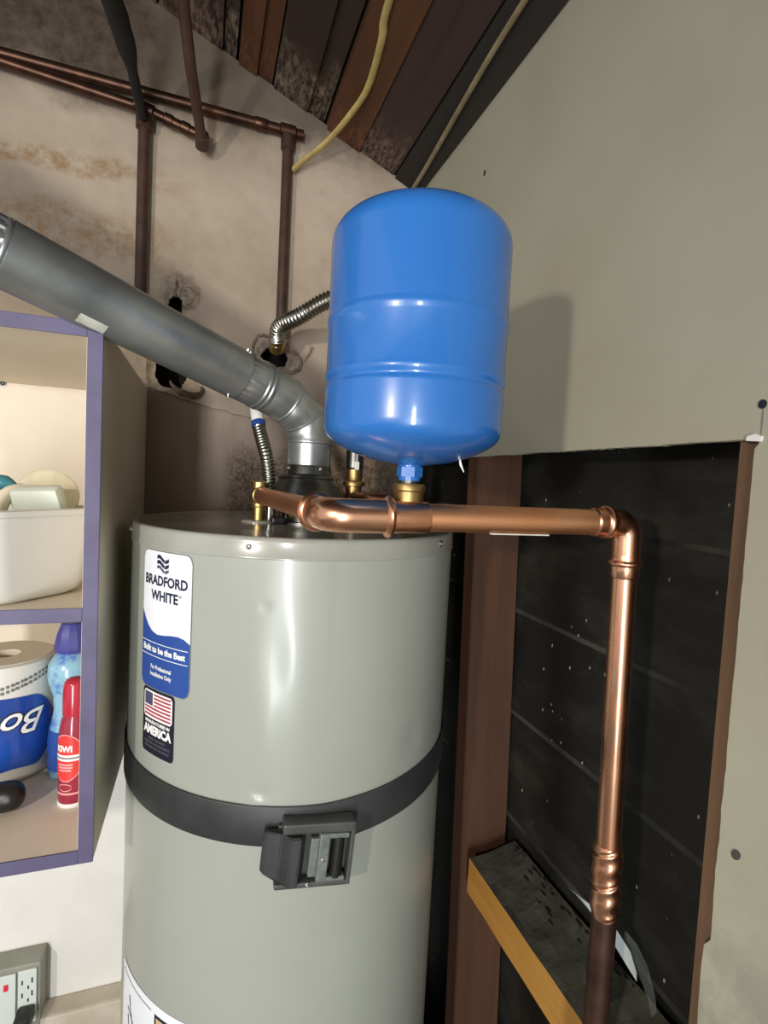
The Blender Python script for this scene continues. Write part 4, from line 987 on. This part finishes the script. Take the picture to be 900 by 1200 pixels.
# ---- red bottle
BC = Vector((-0.1825, 0.905, 1.071))
rb = thing('spray_bottle', 'small red bottle with a red cap and oval label on lower shelf', 'bottle', BC)
bm = bmesh.new(); lathe(bm, [(0.018, 0.004), (0.0212, 0.006), (0.0218, 0.012), (0.0218, 0.100), (0.0212, 0.118), (0.0190, 0.134), (0.0165, 0.140), (0.0165, 0.146)], BC, seg=40); obj('body', bm, M['red_dark'], rb, True, 40)
bm = bmesh.new(); lathe(bm, [(0.0172, 0.143), (0.0174, 0.147), (0.0170, 0.186), (0.0155, 0.192), (0.0152, 0.1935), (0.0120, 0.198), (0.006, 0.200), (0.001, 0.2005)], BC, seg=40); obj('cap', bm, M['red_bottle'], rb, True, 40, label='bright red cap')
bm = bmesh.new(); lathe(bm, [(0.0215, 0.0), (0.0222, 0.001), (0.0222, 0.005), (0.021, 0.0065)], BC, seg=40); obj('foot_ring', bm, M['white_print'], rb, True, label='white foot ring')
TB = R(-22)
def on_bot(lift): return lambda u, v: BC + Vector(((0.0218 + lift) * math.sin(TB + u / 0.0218), -(0.0218 + lift) * math.cos(TB + u / 0.0218), v))
def ell(a, b, cz, s=1): return lambda x: cz + s * b * math.sqrt(max(0, 1 - (x / a) ** 2))
bm = bmesh.new()
strips(bm, -0.026, 0.026, ell(0.0262, 0.0375, 0.080), ell(0.0262, 0.0375, 0.080, -1), on_bot(0.0003), 0, 30)
strips(bm, -0.0245, 0.0245, ell(0.0247, 0.0360, 0.080), ell(0.0247, 0.0360, 0.080, -1), on_bot(0.0006), 1, 30)
strips(bm, -0.0255, 0.0255, lambda x: 0.0850, lambda x: 0.0755, on_bot(0.0009), 2, 20)
ol = obj('oval_label', bm, [M['pink_print'], M['red_label'], M['white_print']], rb, label='oval red label')
bm = bmesh.new()
put2d(bm, text2d('KIWI', 0.013, 0.0006), on_bot(0.0012), 0, 0.024, (-0.002, 0.0945), 1.0)
strips(bm, -0.020, 0.020, lambda x: 0.0815, lambda x: 0.0790, on_bot(0.0013), 1, 10)
for z, w in ((0.070, 0.022), (0.0655, 0.022), (0.0610, 0.018)): strips(bm, -w / 2, w / 2, lambda x: z + 0.0013, lambda x: z - 0.0013, on_bot(0.0012), 2, 10)
strips(bm, -0.022, 0.020, lambda x: 0.0245, lambda x: 0.0215, on_bot(0.0005), 2, 10)
ring = [(0.010 * math.cos(2 * PI * k / 20), 0.033 + 0.0055 * math.sin(2 * PI * k / 20)) for k in range(21)]
for (a, b), (c, d) in zip(ring, ring[1:]): put2d(bm, ([(a, b + 0.0006), (c, d + 0.0006), (c, d - 0.0006), (a, b - 0.0006)], [(0, 1, 2, 3)]), on_bot(0.0005), 2)
obj('lettering', bm, [M['white_print'], M['grey_print'], M['pink_print']], ol, kind='stuff')
# ---- blue bottle behind
GC = Vector((-0.208, 1.000, 1.071))
gb = thing('detergent_bottle', 'pale blue waisted bottle with an indigo cap behind the red bottle', 'bottle', GC)
bm = bmesh.new(); lathe(bm, [(0.030, 0.0), (0.034, 0.004), (0.034, 0.06), (0.031, 0.085), (0.0265, 0.105), (0.0255, 0.118), (0.028, 0.140), (0.034, 0.162), (0.036, 0.178), (0.0340, 0.194), (0.0260, 0.208), (0.0180, 0.214), (0.0180, 0.222)], GC, seg=44); obj('body', bm, M['aqua'], gb, True, 60)
bm = bmesh.new(); lathe(bm, [(0.0215, 0.212), (0.0265, 0.215), (0.0270, 0.224), (0.0235, 0.246), (0.0170, 0.262), (0.0135, 0.264), (0.002, 0.264)], GC, seg=12); obj('cap', bm, M['indigo'], gb, True, 25, label='indigo faceted cap')
bm = bmesh.new(); lathe(bm, [(0.0345, 0.015), (0.0345, 0.058), (0.0320, 0.082)], GC, seg=44, cap=False); obj('label_band', bm, M['label_blue'], gb, True, label='dark blue band')

# ================================================================ OUTLET BOX low on the back wall
ob = thing('outlet_box', 'grey surface mounted outlet box with white receptacles below the cabinet', 'outlet', (-0.42, YW, 0.35))
BX1, BY0, BZ1 = -0.316, YW - 0.052, 0.486
bm = bmesh.new(); box(bm, (-0.53, BY0, 0.33), (BX1, YW - 0.001, BZ1), 0.004); obj('box', bm, M['box_grey'], ob)
def recept(x0, x1, z0, z1, nm):
    bm = bmesh.new(); box(bm, (x0, BY0 - 0.006, z0), (x1, BY0, z1), 0.002); return obj(nm, bm, M['device'], ob)
r1 = recept(-0.3585, -0.3225, 0.352, 0.4765, 'duplex_receptacle'); r2_ = recept(-0.402, -0.3625, 0.352, 0.4735, 'ground_fault_receptacle')
def slots(par, xc, zc, tilt=0.0):
    for dx, dz, h in ((-0.0095, 0.004, 0.010), (0.0095, 0.006, 0.012), (0.002, -0.009, 0.008)):
        bm = bmesh.new(); box(bm, (xc + dx - 0.0014, BY0 - 0.0068, zc + dz - h / 2), (xc + dx + 0.0014, BY0 - 0.0055, zc + dz + h / 2), 0); obj('slot', bm, M['slot'], par)
slots(r1, -0.3405, 0.446); slots(r1, -0.3405, 0.416)
bm = bmesh.new(); box(bm, (-0.3850, BY0 - 0.0085, 0.440), (-0.3765, BY0 - 0.005, 0.454), 0.001); obj('button', bm, M['red_button'], r2_, label='red button')
plug = thing('power_plug', 'black power plug with cord pushed into the lower outlet', 'plug', (-0.341, BY0 - 0.007, 0.366))
bm = bmesh.new(); box(bm, (-0.3575, BY0 - 0.046, 0.366), (-0.3245, BY0 - 0.0065, 0.397), 0.006); obj('plug_body', bm, M['black'], plug, True, 40)
bm = bmesh.new(); tube(bm, catmull([(-0.3415, BY0 - 0.044, 0.381), (-0.346, BY0 - 0.070, 0.365), (-0.376, BY0 - 0.085, 0.31), (-0.385, BY0 - 0.04, 0.16), (-0.40, BY0 - 0.03, 0.02), (-0.5, BY0 - 0.1, 0.008), (-0.8, BY0 - 0.1, 0.008)], 8), 0.0045, 10); obj('cord', bm, M['black'], plug, True, 60)

# ================================================================ PAPER SCRAP behind the pipe
ps = thing('paper_scrap', 'curled white paper scrap behind the dark pipe on the fire block', 'paper', (0.575, 0.58, 0.87))
topc = [(0.650, 0.962), (0.615, 0.966), (0.585, 0.970), (0.555, 0.969), (0.528, 0.961), (0.512, 0.946)]
botc = [(0.650, 0.960), (0.615, 0.953), (0.588, 0.944), (0.562, 0.937), (0.536, 0.929), (0.516, 0.927)]
bm = bmesh.new(); rows = []
for i, ((ya1, za1), (yb1, zb1)) in enumerate(zip(topc, botc)):
    rows.append([bm.verts.new((0.575 + 0.010 * math.sin(i * 0.5) + 0.006 * t, ya1 + (yb1 - ya1) * t, za1 + (zb1 - za1) * t)) for t in (0, 0.33, 0.66, 1)])
for a, b in zip(rows, rows[1:]):
    for i in range(3): bm.faces.new((a[i], a[i + 1], b[i + 1], b[i]))
obj('sheet', bm, M['paper'], ps, True, 60)
bm = bmesh.new(); rows = []
for (ya1, za1), (yb1, zb1) in zip([(0.552, 0.968), (0.530, 0.966), (0.510, 0.952), (0.495, 0.925), (0.490, 0.905)], [(0.550, 0.934), (0.530, 0.929), (0.516, 0.915), (0.503, 0.900), (0.495, 0.890)]):
    rows.append([bm.verts.new((0.598, ya1, za1)), bm.verts.new((0.592, (ya1 + yb1) / 2, (za1 + zb1) / 2)), bm.verts.new((0.600, yb1, zb1))])
for a, b in zip(rows, rows[1:]):
    for i in range(2): bm.faces.new((a[i], a[i + 1], b[i + 1], b[i]))
obj('clear_film', bm, M['film'], ps, True, 60, label='clear plastic film')
